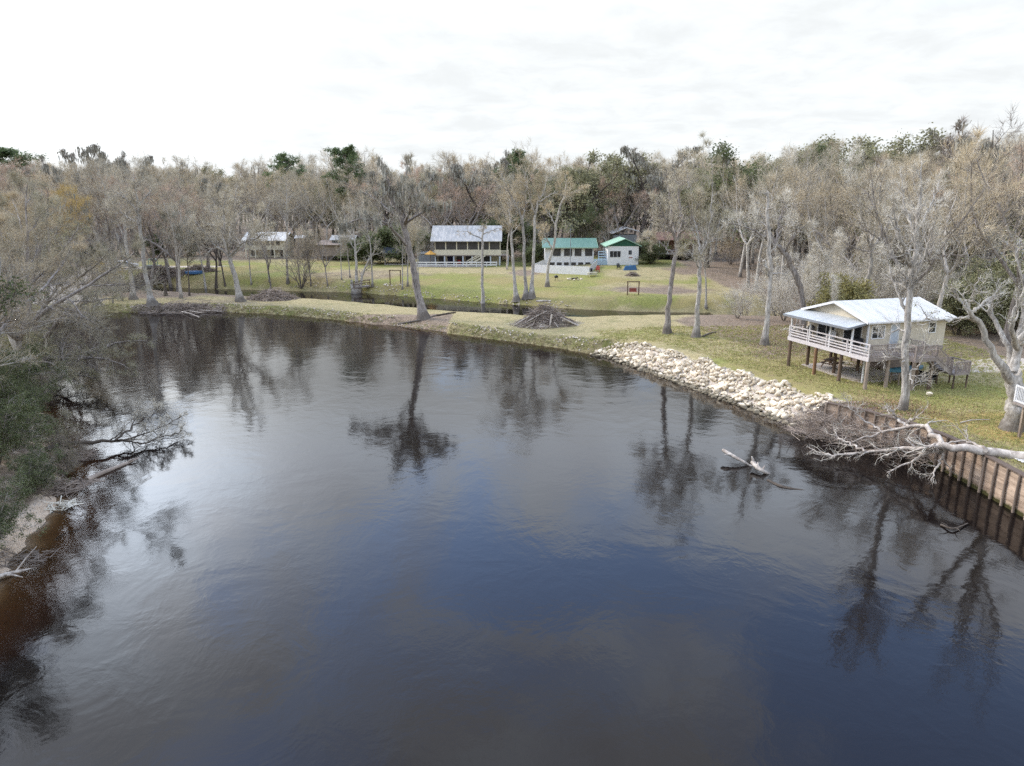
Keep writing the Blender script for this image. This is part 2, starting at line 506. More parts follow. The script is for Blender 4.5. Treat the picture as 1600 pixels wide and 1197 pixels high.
n1 = h.noise(h.vmath('ADD', pcv, (3.1, 1.7, 0)), 1.5, 6, .58, .6)
n2 = h.noise(h.vmath('ADD', pcv, (9.4, 4.2, 0)), 3.2, 5, .6, .3)
# cover: closed near the horizon, breaking up higher
brk = h.ramp(zz, .26, .50)
cov = h.ramp(h.math('SUBTRACT', n1, h.math('MULTIPLY', brk, .13)), .28, .44)
thin = h.math('MULTIPLY_ADD', h.ramp(zz, .0, .30), -.0, 1.0)
cov = h.math('MAXIMUM', cov, h.math('SUBTRACT', 1.0, h.ramp(zz, .20, .30)), clamp=True)
# cloud brightness: bright low down, greyer bellies higher, glow round the hidden sun and an added bright patch
dots = h.vmath('DOT_PRODUCT', dirv, tuple(sd))
gd = Vector((math.sin(R(-32)) * math.cos(R(20)), math.cos(R(-32)) * math.cos(R(20)), math.sin(R(20))))
glow = h.math('POWER', h.math('MAXIMUM', h.vmath('DOT_PRODUCT', dirv, tuple(gd)), 0.0), 70.0)  # bright sky lobe away from the sun, added for its reflection in the river
glow2 = h.math('POWER', h.math('MAXIMUM', dots, 0.0), 5.0)
belly = h.math('MULTIPLY', h.ramp(n2, .35, .65), h.ramp(zz, .12, .5))
low = h.math('MULTIPLY_ADD', h.ramp(n2, .3, .7), .55, 3.3)
hi = h.math('MULTIPLY_ADD', belly, -2.4, 9.2)
up_ = h.ramp(zz, .22, .36)
lum = h.math('ADD', h.math('MULTIPLY', low, h.math('SUBTRACT', 1.0, up_)), h.math('MULTIPLY', hi, up_))
lum = h.math('SUBTRACT', lum, h.math('MULTIPLY', h.ramp(zz, .42, .80), 1.6))
lum = h.math('ADD', lum, h.math('MULTIPLY', glow, 17.0))
lum = h.math('ADD', lum, h.math('MULTIPLY', glow2, 1.0))
tint = h.mix(up_, (.95, .985, 1.0), h.mix(belly, (.83, .93, 1.07), (.89, .94, 1.04)))
cloud = h.mix(1.0, tint, comb(h, lum), 'MULTIPLY')
skyc = h.mix(.05, h.mix(1.0, sky.outputs[0], (2.0, 2.2, 2.5), 'MULTIPLY'), (7.0, 7.0, 7.0))
col = h.mix(cov, skyc, cloud)
h.l(col, bg.inputs['Color'])
bg.inputs['Strength'].default_value = .15

sl = bpy.data.lights.new('sun', 'SUN')
sl.energy = 1.5; sl.angle = R(16); sl.color = (1, .90, .76)
so = bpy.data.objects.new('sun', sl); COL.objects.link(so)
so.rotation_euler = sd.to_track_quat('Z', 'Y').to_euler()
so.location = (-60, 60, 80)
SC.view_settings.view_transform = 'Standard'
SC.view_settings.look = 'None'
SC.view_settings.exposure = 0.92
SC.view_settings.gamma = 1.0
SC.cycles.max_bounces = 6
SC.cycles.diffuse_bounces = 4
SC.cycles.glossy_bounces = 3
SC.cycles.transmission_bounces = 3
SC.cycles.transparent_max_bounces = 12
SC.cycles.volume_bounces = 0
SC.cycles.use_denoising = False
SC.cycles.caustics_reflective = False
SC.cycles.caustics_refractive = False
# ------------------------------------------------------------------ plant materials
def bark(name, c1, c2, sc=2.2):
    """furrowed bark with pale lichen and dark damp blotches"""
    m, nt, bs = new_mat(name); h = NT(nt)
    co = h.n('ShaderNodeTexCoord').outputs['Object']
    st = h.scale(co, (1, 1, .22))
    fur = h.noise(st, 7.0, 5, .7)
    c = h.mix(h.ramp(fur, .35, .68), c2, c1)
    bl = h.noise(h.scale(co, (1, 1, .5)), 1.3, 5, .65)
    c = h.mix(h.math('MULTIPLY', h.ramp(bl, .54, .68), .75), c, tuple(x * .6 for x in c2))
    li = h.noise(h.scale(co, (1, 1, .6)), 2.7, 4, .6)
    c = h.mix(h.math('MULTIPLY', h.ramp(li, .58, .7), .6), c, tuple(min(x * 1.25 + .04, .7) for x in c1))
    sz = h.n('ShaderNodeSeparateXYZ'); h.l(co, sz.inputs[0])
    damp = h.math('SUBTRACT', 1.0, h.ramp(h.math('ADD', sz.outputs[2], h.math('MULTIPLY', bl, -1.6)), -.5, .7))
    c = h.mix(h.math('MULTIPLY', damp, .7), c, (.085, .068, .052))
    rv = h.n('ShaderNodeObjectInfo').outputs['Random']
    c = h.mix(1.0, c, comb(h, h.math('MULTIPLY_ADD', rv, .3, .85)), 'MULTIPLY')
    h.l(c, bs.inputs['Base Color']); bs.inputs['Roughness'].default_value = .92; bs.inputs['Specular IOR Level'].default_value = .12
    bp = h.n('ShaderNodeBump'); bp.inputs['Strength'].default_value = .8; bp.inputs['Distance'].default_value = .04
    h.l(fur, bp.inputs['Height']); h.l(bp.outputs[0], bs.inputs['Normal'])
    return m
m_pale = bark('pale_bark', (.53, .49, .43), (.255, .228, .195))
m_grey = bark('grey_bark', (.36, .32, .285), (.17, .145, .125))
m_dark = bark('dark_bark', (.15, .125, .105), (.065, .053, .045))
m_white = simple('bleached_wood', (.56, .50, .43), (.25, .205, .17), 3, .9, (1, 1, .4), bump=.03)
def twig(name, c1, c2, rnd=.16):
    return simple(name, c1, c2, .9, .9, island=.22, objrand=rnd, spec=.1)
m_tw_grey = twig('twigs_grey', (.585, .525, .40), (.42, .365, .265))
m_tw_tan = twig('twigs_tan', (.58, .485, .335), (.415, .34, .22))
m_tw_red = twig('twigs_red_buds', (.53, .38, .28), (.41, .295, .21))
m_tw_gold = twig('twigs_golden', (.52, .37, .12), (.36, .27, .12))
m_tw_white = twig('twigs_white', (.65, .605, .51), (.48, .435, .345))
m_tw_green = twig('twigs_lichen', (.50, .455, .33), (.35, .31, .21))
m_tw_dark = twig('twigs_dark', (.29, .24, .20), (.17, .14, .115))
m_tw_brown = twig('twigs_dead', (.36, .295, .24), (.19, .15, .12))
def leaf(name, c1, c2):
    m = simple(name, c1, c2, .55, .7, island=.45, objrand=.12, spec=.25)
    nt = m.node_tree; h = NT(nt); bs = nt.nodes['Principled BSDF']; out = nt.nodes['Material Output']
    tl = h.n('ShaderNodeBsdfTranslucent'); h.l(bs.inputs['Base Color'].links[0].from_socket, tl.inputs['Color'])
    mx = h.n('ShaderNodeMixShader'); mx.inputs[0].default_value = .35
    h.l(bs.outputs[0], mx.inputs[1]); h.l(tl.outputs[0], mx.inputs[2]); h.l(mx.outputs[0], out.inputs['Surface'])
    return m
m_oak = leaf('oak_leaves', (.29, .275, .15), (.19, .185, .10))
m_oak_g = leaf('evergreen_leaves', (.15, .17, .075), (.085, .105, .045))
m_pine = leaf('pine_needles', (.13, .175, .07), (.075, .11, .045))
m_olive = leaf('olive_leaves', (.28, .27, .14), (.18, .18, .095))
m_yellow = leaf('yellow_leaves', (.34, .30, .115), (.24, .22, .10))
m_moss = simple('hanging_moss', (.36, .34, .28), (.25, .235, .19), .8, .95, island=.3, spec=.05)
m_greenmoss = simple('green_moss', (.13, .125, .028), (.075, .075, .02), 2, .95, spec=.05)

# ------------------------------------------------------------------ growth
def grow(S, D, L, R0, k, wb, up, tip=.3):
    N = len(S)
    P = np.empty((N, k + 1, 3)); P[:, 0] = S
    d = unit(np.array(D, float))
    L = np.broadcast_to(L, (N,)).astype(float)
    for i in range(k):
        d = d + RNG.normal(0, wb, (N, 3))
        d[:, 2] += up
        d = unit(d)
        P[:, i + 1] = P[:, i] + d * (L / k)[:, None]
    t = np.linspace(0, 1, k + 1)
    return P, np.broadcast_to(R0, (N,))[:, None] * (1 - (1 - tip) * t)[None, :]

def sample(P, Rr, t):
    """positions, radii, directions at fraction t (N,n) along polylines"""
    N, k1, _ = P.shape
    f = np.clip(t, 0, .9999) * (k1 - 1)
    i = f.astype(int); f = (f - i)[..., None]
    n = np.arange(N)[:, None]
    p = P[n, i] * (1 - f) + P[n, i + 1] * f
    r = Rr[n, i] * (1 - f[..., 0]) + Rr[n, i + 1] * f[..., 0]
    return p, r, unit(P[n, i + 1] - P[n, i])

def spawn(P, Rr, n, t0, t1, ang, sd, lens, rr, rmax=9, even=True):
    """n children on every parent; returns start, direction, length, radius"""
    N = len(P)
    t = (np.arange(n)[None, :] + RNG.uniform(0, 1, (N, n))) / n if even else RNG.uniform(0, 1, (N, n))
    t = t0 + (t1 - t0) * t
    p, r, d = sample(P, Rr, t)
    v = RNG.normal(size=d.shape)
    q = unit(v - d * (d * v).sum(-1, keepdims=True))
    a = RNG.normal(ang, sd, t.shape)[..., None]
    dd = np.cos(a) * d + np.sin(a) * q
    L = lens(t) * RNG.uniform(.65, 1.25, t.shape)
    return p.reshape(-1, 3), dd.reshape(-1, 3), L.ravel(), np.minimum(r * rr, rmax).ravel()

def plen(P):
    return np.linalg.norm(np.diff(P, axis=1), axis=2).sum(1)

def leaves_at(mb, C, n, spread, size, m, flat=1.0, droop=0.0):
    """n small leaf faces round each centre"""
    c = np.repeat(C, n, 0)
    g = RNG.normal(size=c.shape)
    c = c + g * spread * np.array([1, 1, flat])
    c[:, 2] -= droop * RNG.uniform(0, 1, len(c))
    a = unit(RNG.normal(size=c.shape)); b = unit(np.cross(a, RNG.normal(size=c.shape)))
    s = size * RNG.uniform(.55, 1.35, (len(c), 1))
    V = np.stack([c - a * s, c + b * s * .55, c + a * s, c - b * s * .55], 1).reshape(-1, 3)
    i = (np.arange(len(c)) * 4)[:, None]
    mb.add(V, i + np.arange(4)[None, :], m)

def moss_at(mb, C, n, m, L=.8):
    c = np.repeat(C, n, 0) + RNG.normal(size=(len(C) * n, 3)) * .25
    l = L * RNG.uniform(.4, 1.3, (len(c), 1))
    a = RNG.uniform(0, 6.28, len(c)); w = (.05 + .07 * RNG.uniform(size=len(c)))[:, None]
    e = np.stack([np.cos(a), np.sin(a), 0 * a], 1) * w
    dn = np.array([0, 0, -1.0]) * l + RNG.normal(size=c.shape) * .06
    V = np.stack([c - e, c + e, c + e * .7 + dn * .6, c + dn, c - e * .7 + dn * .6], 1).reshape(-1, 3)
    i = (np.arange(len(c)) * 5)[:, None]
    mb.add(V, i + np.arange(5)[None, :], m)

def spline(pts, k):
    """resample control points (x,y,z,r) to k+1 smooth points"""
    pts = np.array(pts, float)
    n = len(pts)
    pp = np.concatenate([[2 * pts[0] - pts[1]], pts, [2 * pts[-1] - pts[-2]]])
    out = []
    for t in np.linspace(0, n - 1, k + 1):
        i = min(int(t), n - 2); f = t - i
        a, b, c, d = pp[i], pp[i + 1], pp[i + 2], pp[i + 3]
        out.append(.5 * (2 * b + (c - a) * f + (2 * a - 5 * b + 4 * c - d) * f * f + (3 * b - a - 3 * c + d) * f ** 3))
    return np.array(out)

def tree_mesh(H=20, r0=.3, bole=.45, n1=16, l1=5.0, shape='round', ang1=.9, up1=.05, wob1=.16, n2=8, l2=.5, n3=6, l3=.5, ntw=6, tw=.9, tww=.013,
              fork=0, lean=(0, 0), wob0=.05, leaf=None, moss=0, flare=1.0, limbs=None, tips2=True, up2=.055, ang2=.62, stems=1, bushy=0.0, sides=8):
    """returns (trunk MB, crown MB): stem and main limbs; branches, twigs, leaves"""
    tk, cr = MB(), MB()
    if limbs is not None:
        n2, n3, ntw = max(3, int(n2 * .8)), max(2, int(n3 * .67)), max(1, int(ntw * .6))
    if limbs is None:
        if stems == 1:
            P0, R0 = grow(np.zeros((1, 3)), np.array([[lean[0], lean[1], 1.0]]), H * (.93 if not fork else bole * 1.1), r0, 14, wob0, .05, .18 if not fork else .75)
        else:
            an = RNG.uniform(0, 6.28, stems)
            D = np.stack([np.cos(an) * .45, np.sin(an) * .45, np.ones(stems)], 1)
            P0, R0 = grow(D * np.array([.3, .3, 0]), D, H * .85 * RNG.uniform(.7, 1.1, stems), r0, 12, wob0, .04, .18)
        if fork:
            an = RNG.uniform(0, 6.28) + np.arange(fork) * 6.28 / fork
            D = np.stack([np.cos(an) * .75, np.sin(an) * .75, np.ones(fork) * RNG.uniform(.75, 1.6, fork)], 1)
            S = np.repeat(P0[:, -1], fork, 0)
            Pf, Rf = grow(S, D, H * (1 - bole) * RNG.uniform(.75, 1.0, fork), R0[0, -1] * .75, 14, .13, .07, .2)
            main = [(P0, R0, 0.6, 1.0, 0), (Pf, Rf, .12, 1.0, max(3, n1 // fork))]
        else:
            main = [(P0, R0, bole, 1.0, n1)]
    else:
        main = []
        for (pts, t0, n) in limbs:
            q = spline(pts, 16)
            q[1:, :3] += RNG.normal(0, .06, (16, 3))
            main.append((q[None, :, :3], q[None, :, 3], t0, 1.0, n))
    ch = []
    for (P, Rr, t0, t1, n) in main:
        Rr = Rr.copy()
        if flare:
            Rr *= 1 + .62 * flare * np.exp(-np.maximum(P[:, :, 2], 0) / .75) * (P[:, :, 2] < 3)
        V, F = tubes(P, Rr, sides)
        tk.add(V, F, 0, True)
        k_ = P.shape[1] * sides
        for j_ in range(len(P)):
            tk.add(V[j_ * k_:j_ * k_ + sides], [list(range(sides))[::-1]]); tk.add(V[(j_ + 1) * k_ - sides:(j_ + 1) * k_], [list(range(sides))])
        if n:
            def ln(t, t0=t0):
                q = (t - t0) / max(1 - t0, .01)
                if shape == 'round': return l1 * (.55 + .75 * np.sin(np.clip(q, 0, 1) * 2.6 + .3)) * (1 - .35 * q)
                if shape == 'flat': return l1 * (.5 + .6 * q)
                if shape == 'cone': return l1 * (1.05 - .8 * q)
                return l1 * (1 - .3 * q)
            ch.append(spawn(P, Rr, n, t0, t1, ang1, .22, ln, .55, r0 * .55))
    S, D, L, Q = [np.concatenate([c[i] for c in ch]) for i in range(4)]
    P1, R1 = grow(S, D, L, np.maximum(Q, .02), 8, wob1, up1, .2)
    V, F = tubes(P1, R1, 6)
    (tk if r0 > .12 else cr).add(V, F, 0, True)
    S, D, L, Q = spawn(P1, R1, n2, .15, 1, ang2, .25, lambda t: (plen(P1)[:, None] * l2 * (1.15 - .6 * t)), .6, r0 * .3)
    P2, R2 = grow(S, D, L, np.maximum(Q, .012), 5, wob1 * 1.1, up2, .25)
    V, F = tubes(P2, R2, 4)
    cr.add(V, F, 0, True)
    if n3:
        S, D, L, Q = spawn(P2, R2, n3, .15, 1, ang2, .25, lambda t: (plen(P2)[:, None] * l3 * (1.15 - .5 * t)), .6, r0 * .2)
        P3, R3 = grow(S, D, L, np.maximum(Q, .009), 3, wob1 * 1.2, up2, .35)
        V, F = tubes(P3, R3, 3)
        cr.add(V, F, 0, False)
    else:
        P3, R3 = P2, R2
    if ntw:
        for (P, Rr, n) in ((P3, R3, ntw), (P2, R2, ntw), (P1, R1, ntw // 2)):
            if not n: continue
            S, D, L, Q = spawn(P, Rr, n, .1, 1, .55, .25, lambda t: tw * np.ones(t.shape), 1)
            D[:, 2] += up2 * 3
            V, F = spikes(S, S + unit(D) * L[:, None], tww * RNG.uniform(.6, 1.3, len(S)))
            cr.add(V, F, 1)
    if leaf:
        n, spread, size, mi = leaf
        C = np.concatenate([P3[:, -1], P3[:, P3.shape[1] // 2], P2[:, -1]])
        leaves_at(cr, C, n, spread, size, 2, .7)
    if moss:
        C = np.concatenate([P2[:, 2], P2[:, 4], P1[:, 5]])
        C = C[RNG.uniform(size=len(C)) < moss]
        moss_at(cr, C, 14, 3)
    return tk, cr

class Proto:
    def __init__(s, name, mats, **kw):
        tk, cr = tree_mesh(**kw)
        s.tm = mesh_np('trunk', tk); s.cm = mesh_np('crown', cr)
        s.tm.materials.append(mats[0])
        for m in mats: s.cm.materials.append(m)
        s.name = name
        zz = np.concatenate(cr.v)[:, 2]
        s.h = float(np.percentile(zz, 99.5))

def plant(proto, loc, rz, sc, label, cat, group=None, mats=None, name=None, lean=(0, 0)):
    e = empty(name or proto.name, loc, rz, label, cat, group)
    e.scale = sc if isinstance(sc, tuple) else (sc, sc, sc)
    e.rotation_euler = (lean[0], lean[1], rz)
    for nm, me in (('trunk', proto.tm), ('crown', proto.cm)):
        o = bpy.data.objects.new(nm, me)
        COL.objects.link(o); o.parent = e
        if mats:
            for i, m in enumerate(mats if nm == 'crown' else mats[:1]):
                if m is None or i >= len(o.material_slots): continue
                o.material_slots[i].link = 'OBJECT'; o.material_slots[i].material = m
    return e

G_, T_, RD_, GO_, WH_ = m_tw_grey, m_tw_tan, m_tw_red, m_tw_gold, m_tw_white
PR = {}
# tall bare trees with a clear pale stem (cypress and tupelo)
for i in range(3):
    PR['tall%d' % i] = Proto('bare_tree', [m_pale, G_, m_olive, m_moss], H=[20, 21, 18][i], r0=.27, bole=.48, n1=20, l1=[5.6, 5.0, 6.0][i], shape=['flat', 'round', 'flat'][i], ang1=1.0, up1=.05, n2=8, l2=.5, n3=5, l3=.58, ntw=3, tw=1.0, tww=.011, flare=1.3)
# broad bare hardwoods
for i in range(4):
    PR['wide%d' % i] = Proto('bare_tree', [m_grey, [G_, T_, G_, T_][i], m_olive, m_moss], H=[18, 20, 17, 19][i], r0=.30, bole=.28, fork=[3, 4, 3, 5][i], n1=24, l1=6.4, shape='cone', ang1=.85, up1=.05, n2=8, l2=.5, n3=5, l3=.58, ntw=3, tw=1.0, tww=.012, moss=[0, 0, .1, 0][i])
# pale trees whose limbs sweep up into open fans
for i in range(3):
    PR['fan%d' % i] = Proto('bare_tree', [m_pale, [T_, G_, WH_][i], m_olive, m_moss], H=[20, 22, 19][i], r0=.27, bole=[.3, .36, .26][i], fork=[3, 2, 4][i], n1=26, l1=6.2, shape='cone', ang1=.6, up1=.07, wob1=.12, n2=8, l2=.5, n3=4, l3=.55, ntw=3, tw=.9, tww=.009, ang2=.5, up2=.07, flare=.6)
# ragged mossy trees
for i in range(2):
    PR['ragged%d' % i] = Proto('mossy_tree', [m_dark, m_tw_dark, m_olive, m_moss], H=[21, 19][i], r0=.33, bole=.45, fork=[2, 3][i], n1=16, l1=4.6, shape='cone', ang1=.75, up1=.08, wob1=.26, n2=6, n3=4, ntw=4, tw=.6, tww=.014, moss=.35)
# live oaks and other evergreens
for i in range(3):
    PR['oak%d' % i] = Proto('live_oak', [m_dark, m_tw_dark, m_oak, m_moss], H=[17, 18, 15][i], r0=.38, bole=.25, fork=[4, 3, 5][i], n1=22, l1=6.0, shape='cone', ang1=.95, up1=.03, wob1=.2, n2=8, n3=4, ntw=2, tw=.7, tww=.014, leaf=(6, .5, .15, 2), moss=.06)
for i in range(2):
    PR['pine%d' % i] = Proto('pine_tree', [m_grey, m_tw_dark, m_pine, m_moss], H=24, r0=.26, bole=[.66, .58][i], n1=24, l1=3.8, shape='round', ang1=1.15, up1=.05, n2=5, l2=.45, n3=3, l3=.5, ntw=2, tw=.5, leaf=(14, .30, .15, 2), flare=.5)
# small under-storey plants
for i in range(3):
    PR['brush%d' % i] = Proto('bare_shrub', [m_grey, [G_, T_, WH_][i], m_olive, m_moss], H=[6, 5, 7][i], r0=.06, bole=.1, stems=[6, 7, 7][i], n1=7, l1=2.8, shape='round', ang1=.8, up1=.05, wob1=.2, n2=5, n3=4, ntw=2, tw=.6, tww=.009, flare=0)
for i in range(2):
    PR['bush%d' % i] = Proto('green_shrub', [m_dark, m_tw_dark, m_oak_g, m_moss], H=[5, 6.5][i], r0=.07, bole=.1, stems=6, n1=7, l1=2.4, shape='round', ang1=.85, wob1=.2, n2=6, n3=4, ntw=2, tw=.4, leaf=(8, .3, .10, 2), flare=0)
PR['sapling'] = Proto('young_tree', [m_pale, WH_, m_olive, m_moss], H=11, r0=.10, bole=.25, n1=20, l1=3.0, shape='cone', ang1=.75, up1=.08, n2=7, n3=5, ntw=4, tw=.6, tww=.008, flare=.4)
# ------------------------------------------------------------------ the woods
HOUSES_XY = []      # filled with (x, y, r) kept clear of trees
def clear(x, y):
    for (hx, hy, hr) in HOUSES_XY:
        if (x - hx) ** 2 + (y - hy) ** 2 < hr * hr: return False
    return True
for q in [(-60, 172, 9), (-44, 168, 9), (-10, 156, 11), (-21, 152, 8), (12, 150, 10), (22, 149, 8), (36, 152, 9), (-30, 154, 7), (30, 57, 9.5), (42, 60, 8), (64, 124, 6), (77, 112, 8), (-2, 165, 6), (-18, 163, 6), (-73, 112.5, 6), (-79, 122, 6.5), (-82, 132, 6)]:
    HOUSES_XY.append(q)
YF = ([-150, -130, -95, -70, -35, -25, 0, 20, 32, 38, 46, 60, 80, 130], [140, 150, 163, 182, 178, 171, 169, 162, 158, 132, 112, 98, 92, 84])
placed = []
def far_enough(x, y, dmin):
    return all((x - a) ** 2 + (y - b) ** 2 > dmin * dmin for a, b in placed)

def where(x, y):
    u = 800 + FPX * x / y
    if y > 130:
        if u < 200: return 'beyond the sandy lane'
        if u < 350: return 'behind the long brush heap'
        if u < 470: return 'behind the cream two storey house'
        if u < 600: return 'behind the weathered grey cabin'
        if u < 790: return 'behind the long grey roofed house'
        if u < 945: return 'behind the house with the green roof'
        if u < 1020: return 'behind the small white building'
        return 'behind the red brown house'
    if u < 400: return 'beyond the sandy lane'
    if u < 1240: return 'between the creek and the stilt house'
    if u < 1440: return 'behind the stilt house'
    return 'beyond the gravel drive'

KINDS = {
    'tall': (['tall0', 'tall1', 'tall2'], 'tall bare tree with a clear pale stem', 'tree'),
    'wide': (['wide0', 'wide1', 'wide2', 'wide3'], 'broad bare tree with a haze of grey twigs', 'tree'),
    'fan': (['fan0', 'fan1', 'fan2'], 'pale bare tree with limbs fanning upward', 'tree'),
    'red': (['wide0', 'wide1', 'wide3'], 'bare tree flushed with reddish buds', 'tree'),
    'tan': (['wide0', 'wide3', 'tall1'], 'bare tree with tan twigs', 'tree'),
    'ragged': (['ragged0', 'ragged1'], 'dark ragged tree hung with grey moss', 'tree'),
    'oak': (['oak0', 'oak1', 'oak2'], 'evergreen oak with olive green crown', 'tree'),
    'dgreen': (['oak0', 'oak2'], 'dark green evergreen tree', 'tree'),
    'pine': (['pine0', 'pine1'], 'tall pine with clumped green crown', 'tree'),
    'gold': (['wide1', 'wide2'], 'tree with thin golden new leaves', 'tree'),
    'brush': (['brush0', 'brush1', 'brush2'], 'leafless thicket shrub of thin grey stems', 'shrub'),
    'bush': (['bush0', 'bush1'], 'dark green rounded shrub', 'shrub'),
    'sapling': (['sapling'], 'slender young bare tree', 'tree'),
}
MATS = {'red': [None, m_tw_red], 'tan': [None, m_tw_tan], 'gold': [None, m_tw_gold], 'dgreen': [None, None, m_oak_g]}
NAMES = {'dgreen': 'evergreen_tree', 'red': 'budding_tree', 'gold': 'golden_tree'}

SKY = ([-200, 0, 110, 150, 250, 330, 420, 480, 540, 640, 735, 830, 960, 1060, 1150, 1240, 1310, 1380, 1440, 1500, 1560, 1620, 1800], [250, 247, 238, 236, 250, 252, 268, 252, 246, 244, 240, 244, 238, 234, 240, 230, 214, 222, 236, 212, 200, 196, 196])
def wood_tree(kind, x, y, s=1.0, label=None, z=None):
    pl, desc, cat = KINDS[kind]
    pr = PR[random.choice(pl)]
    z = ground_at(x, y) - .08 if z is None else z
    # no taller than the woods stand in the photo
    u_ = 800 + FPX * x / (y * .97)
    zt = at_y(u_, np.interp(u_, *SKY) + abs(random.gauss(0, 13)), y)[2]
    s = min(s, max(.45, (zt - z) / pr.h))
    lb = label or (desc + ' ' + where(x, y))
    gr = None if label else (desc + 's ' + where(x, y))
    placed.append((x, y))
    return plant(pr, (x, y, z), random.uniform(0, 6.28), (s * random.uniform(.92, 1.08), s * random.uniform(.92, 1.08), s), lb, cat, gr, MATS.get(kind), NAMES.get(kind))

def pick(x, y):
    """kind mix of the woods, after the photo"""
    u = 800 + FPX * x / y
    r = random.random()
    if y > 130:
        if 450 < u < 600: mix_ = [('fan', .4), ('wide', .2), ('oak', .14), ('tan', .16), ('tall', .1)]
        elif 600 <= u < 790: mix_ = [('fan', .26), ('wide', .16), ('red', .24), ('oak', .14), ('ragged', .08), ('tan', .12)]
        elif 790 <= u < 1000: mix_ = [('oak', .34), ('dgreen', .1), ('fan', .28), ('wide', .08), ('tan', .1), ('red', .1)]
        elif u >= 1000: mix_ = [('oak', .4), ('fan', .3), ('wide', .1), ('dgreen', .05), ('tan', .15)]
        else: mix_ = [('fan', .42), ('wide', .2), ('tan', .2), ('red', .08), ('oak', .05), ('ragged', .05)]
    elif u > 1200: mix_ = [('fan', .44), ('tan', .22), ('wide', .14), ('tall', .08), ('red', .04), ('oak', .05), ('ragged', .03)]
    else: mix_ = [('fan', .4), ('wide', .2), ('tan', .2), ('tall', .2)]
    for k, p in mix_:
        r -= p
        if r <= 0: return k
    return mix_[0][0]

def fill(n, x0, x1, y0, y1, dmin, kinds=None, smin=.85, smax=1.15, front=True, tries=60):
    c = 0
    for _ in range(n * tries):
        if c >= n: break
        x, y = random.uniform(x0, x1), random.uniform(y0, y1)
        if abs(x) > .76 * y + 6: continue
        if front and y < np.interp(x, *YF): continue
        if not clear(x, y) or not far_enough(x, y, dmin): continue
        k = random.choice(kinds) if kinds else pick(x, y)
        wood_tree(k, x, y, random.uniform(smin, smax))
        c += 1
    return c
# ------------------------------------------------------------------ building materials
def siding(name, c1, c2, scale, axis_=2, depth=.02):
    """boards: wave-shaped grooves along one axis"""
    m, nt, bs = new_mat(name); h = NT(nt)
    co = h.n('ShaderNodeTexCoord').outputs['Object']
    wv = h.n('ShaderNodeTexWave', wave_type='BANDS', bands_direction='XYZ'[axis_], wave_profile='SAW')
    h.l(co, wv.inputs['Vector']); wv.inputs['Scale'].default_value = scale
    f = h.ramp(h.noise(co, 2.2, 5, .65), .3, .72)
    c = h.mix(f, c1, c2)
    c = h.mix(h.math('MULTIPLY', h.ramp(wv.outputs['Fac'], .9, 1.0), .5), c, tuple(x * .45 for x in c1))
    h.l(c, bs.inputs['Base Color']); bs.inputs['Roughness'].default_value = .75
    bs.inputs['Specular IOR Level'].default_value = .25
    bp = h.n('ShaderNodeBump'); bp.inputs['Strength'].default_value = .5; bp.inputs['Distance'].default_value = depth
    h.l(wv.outputs['Fac'], bp.inputs['Height']); h.l(bp.outputs[0], bs.inputs['Normal'])
    return m
def metal_roof(name, c1, c2, axis_=0):
    m, nt, bs = new_mat(name); h = NT(nt)
    co = h.n('ShaderNodeTexCoord').outputs['Object']
    wv = h.n('ShaderNodeTexWave', wave_type='BANDS', bands_direction='XYZ'[axis_], wave_profile='SIN')
    h.l(co, wv.inputs['Vector']); wv.inputs['Scale'].default_value = 1.05
    st = h.scale(co, (1, .25, .25) if axis_ == 0 else (.25, 1, .25))
    f = h.ramp(h.noise(st, 2.0, 6, .65), .35, .7)
    c = h.mix(f, c1, c2)
    c = h.mix(h.math('MULTIPLY', h.ramp(wv.outputs['Fac'], .9, .98), .3), c, tuple(x * .6 for x in c1))
    h.l(c, bs.inputs['Base Color']); bs.inputs['Roughness'].default_value = .42
    bs.inputs['Metallic'].default_value = 0.0
    bp = h.n('ShaderNodeBump'); bp.inputs['Strength'].default_value = .5; bp.inputs['Distance'].default_value = .03
    h.l(h.ramp(wv.outputs['Fac'], .8, .98), bp.inputs['Height']); h.l(bp.outputs[0], bs.inputs['Normal'])
    return m
def flat(name, c, rough=.6, c2=None, sc=4): return simple(name, c, c2 or tuple(x * .82 for x in c), sc, rough, spec=.3)
M = {}
M['cream'] = siding('cream_siding', (.58, .515, .40), (.50, .44, .335), .55, 0)
M['cream_flat'] = flat('cream_boards', (.62, .57, .43))
M['white'] = flat('white_paint', (.72, .71, .69))
M['pinkwhite'] = flat('pinkish_white_paint', (.60, .55, .53))
M['rail_grey'] = flat('weathered_rail_wood', (.28, .235, .21), .85)
M['deck_grey'] = siding('weathered_deck', (.34, .29, .26), (.23, .195, .17), 1.1, 0)
M['piling'] = simple('creosoted_piling', (.17, .115, .078), (.07, .05, .036), 2.5, .9, (1, 1, .3), bump=.02)
M['piling_new'] = simple('orange_piling', (.25, .135, .07), (.13, .075, .045), 2.5, .9, (1, 1, .3))
M['piling_pale'] = simple('pale_post_wood', (.36, .29, .225), (.2, .155, .12), 2.5, .9, (1, 1, .3))
M['concrete'] = flat('concrete_slab', (.42, .37, .32), .9)
M['roof_white'] = metal_roof('white_metal_roof', (.60, .58, .53), (.48, .47, .435), 0)
M['roof_blue'] = metal_roof('bluish_metal_roof', (.37, .39, .385), (.47, .47, .455), 1)
M['roof_grey'] = metal_roof('grey_metal_roof', (.245, .25, .245), (.43, .41, .38), 0)
M['roof_green'] = metal_roof('green_metal_roof', (.085, .18, .14), (.115, .22, .17), 0)
M['green_dark'] = flat('dark_green_boards', (.018, .085, .05))
M['green_trim'] = flat('pale_green_trim', (.30, .46, .33))
M['slate'] = flat('slate_roof', (.075, .085, .105), .7)
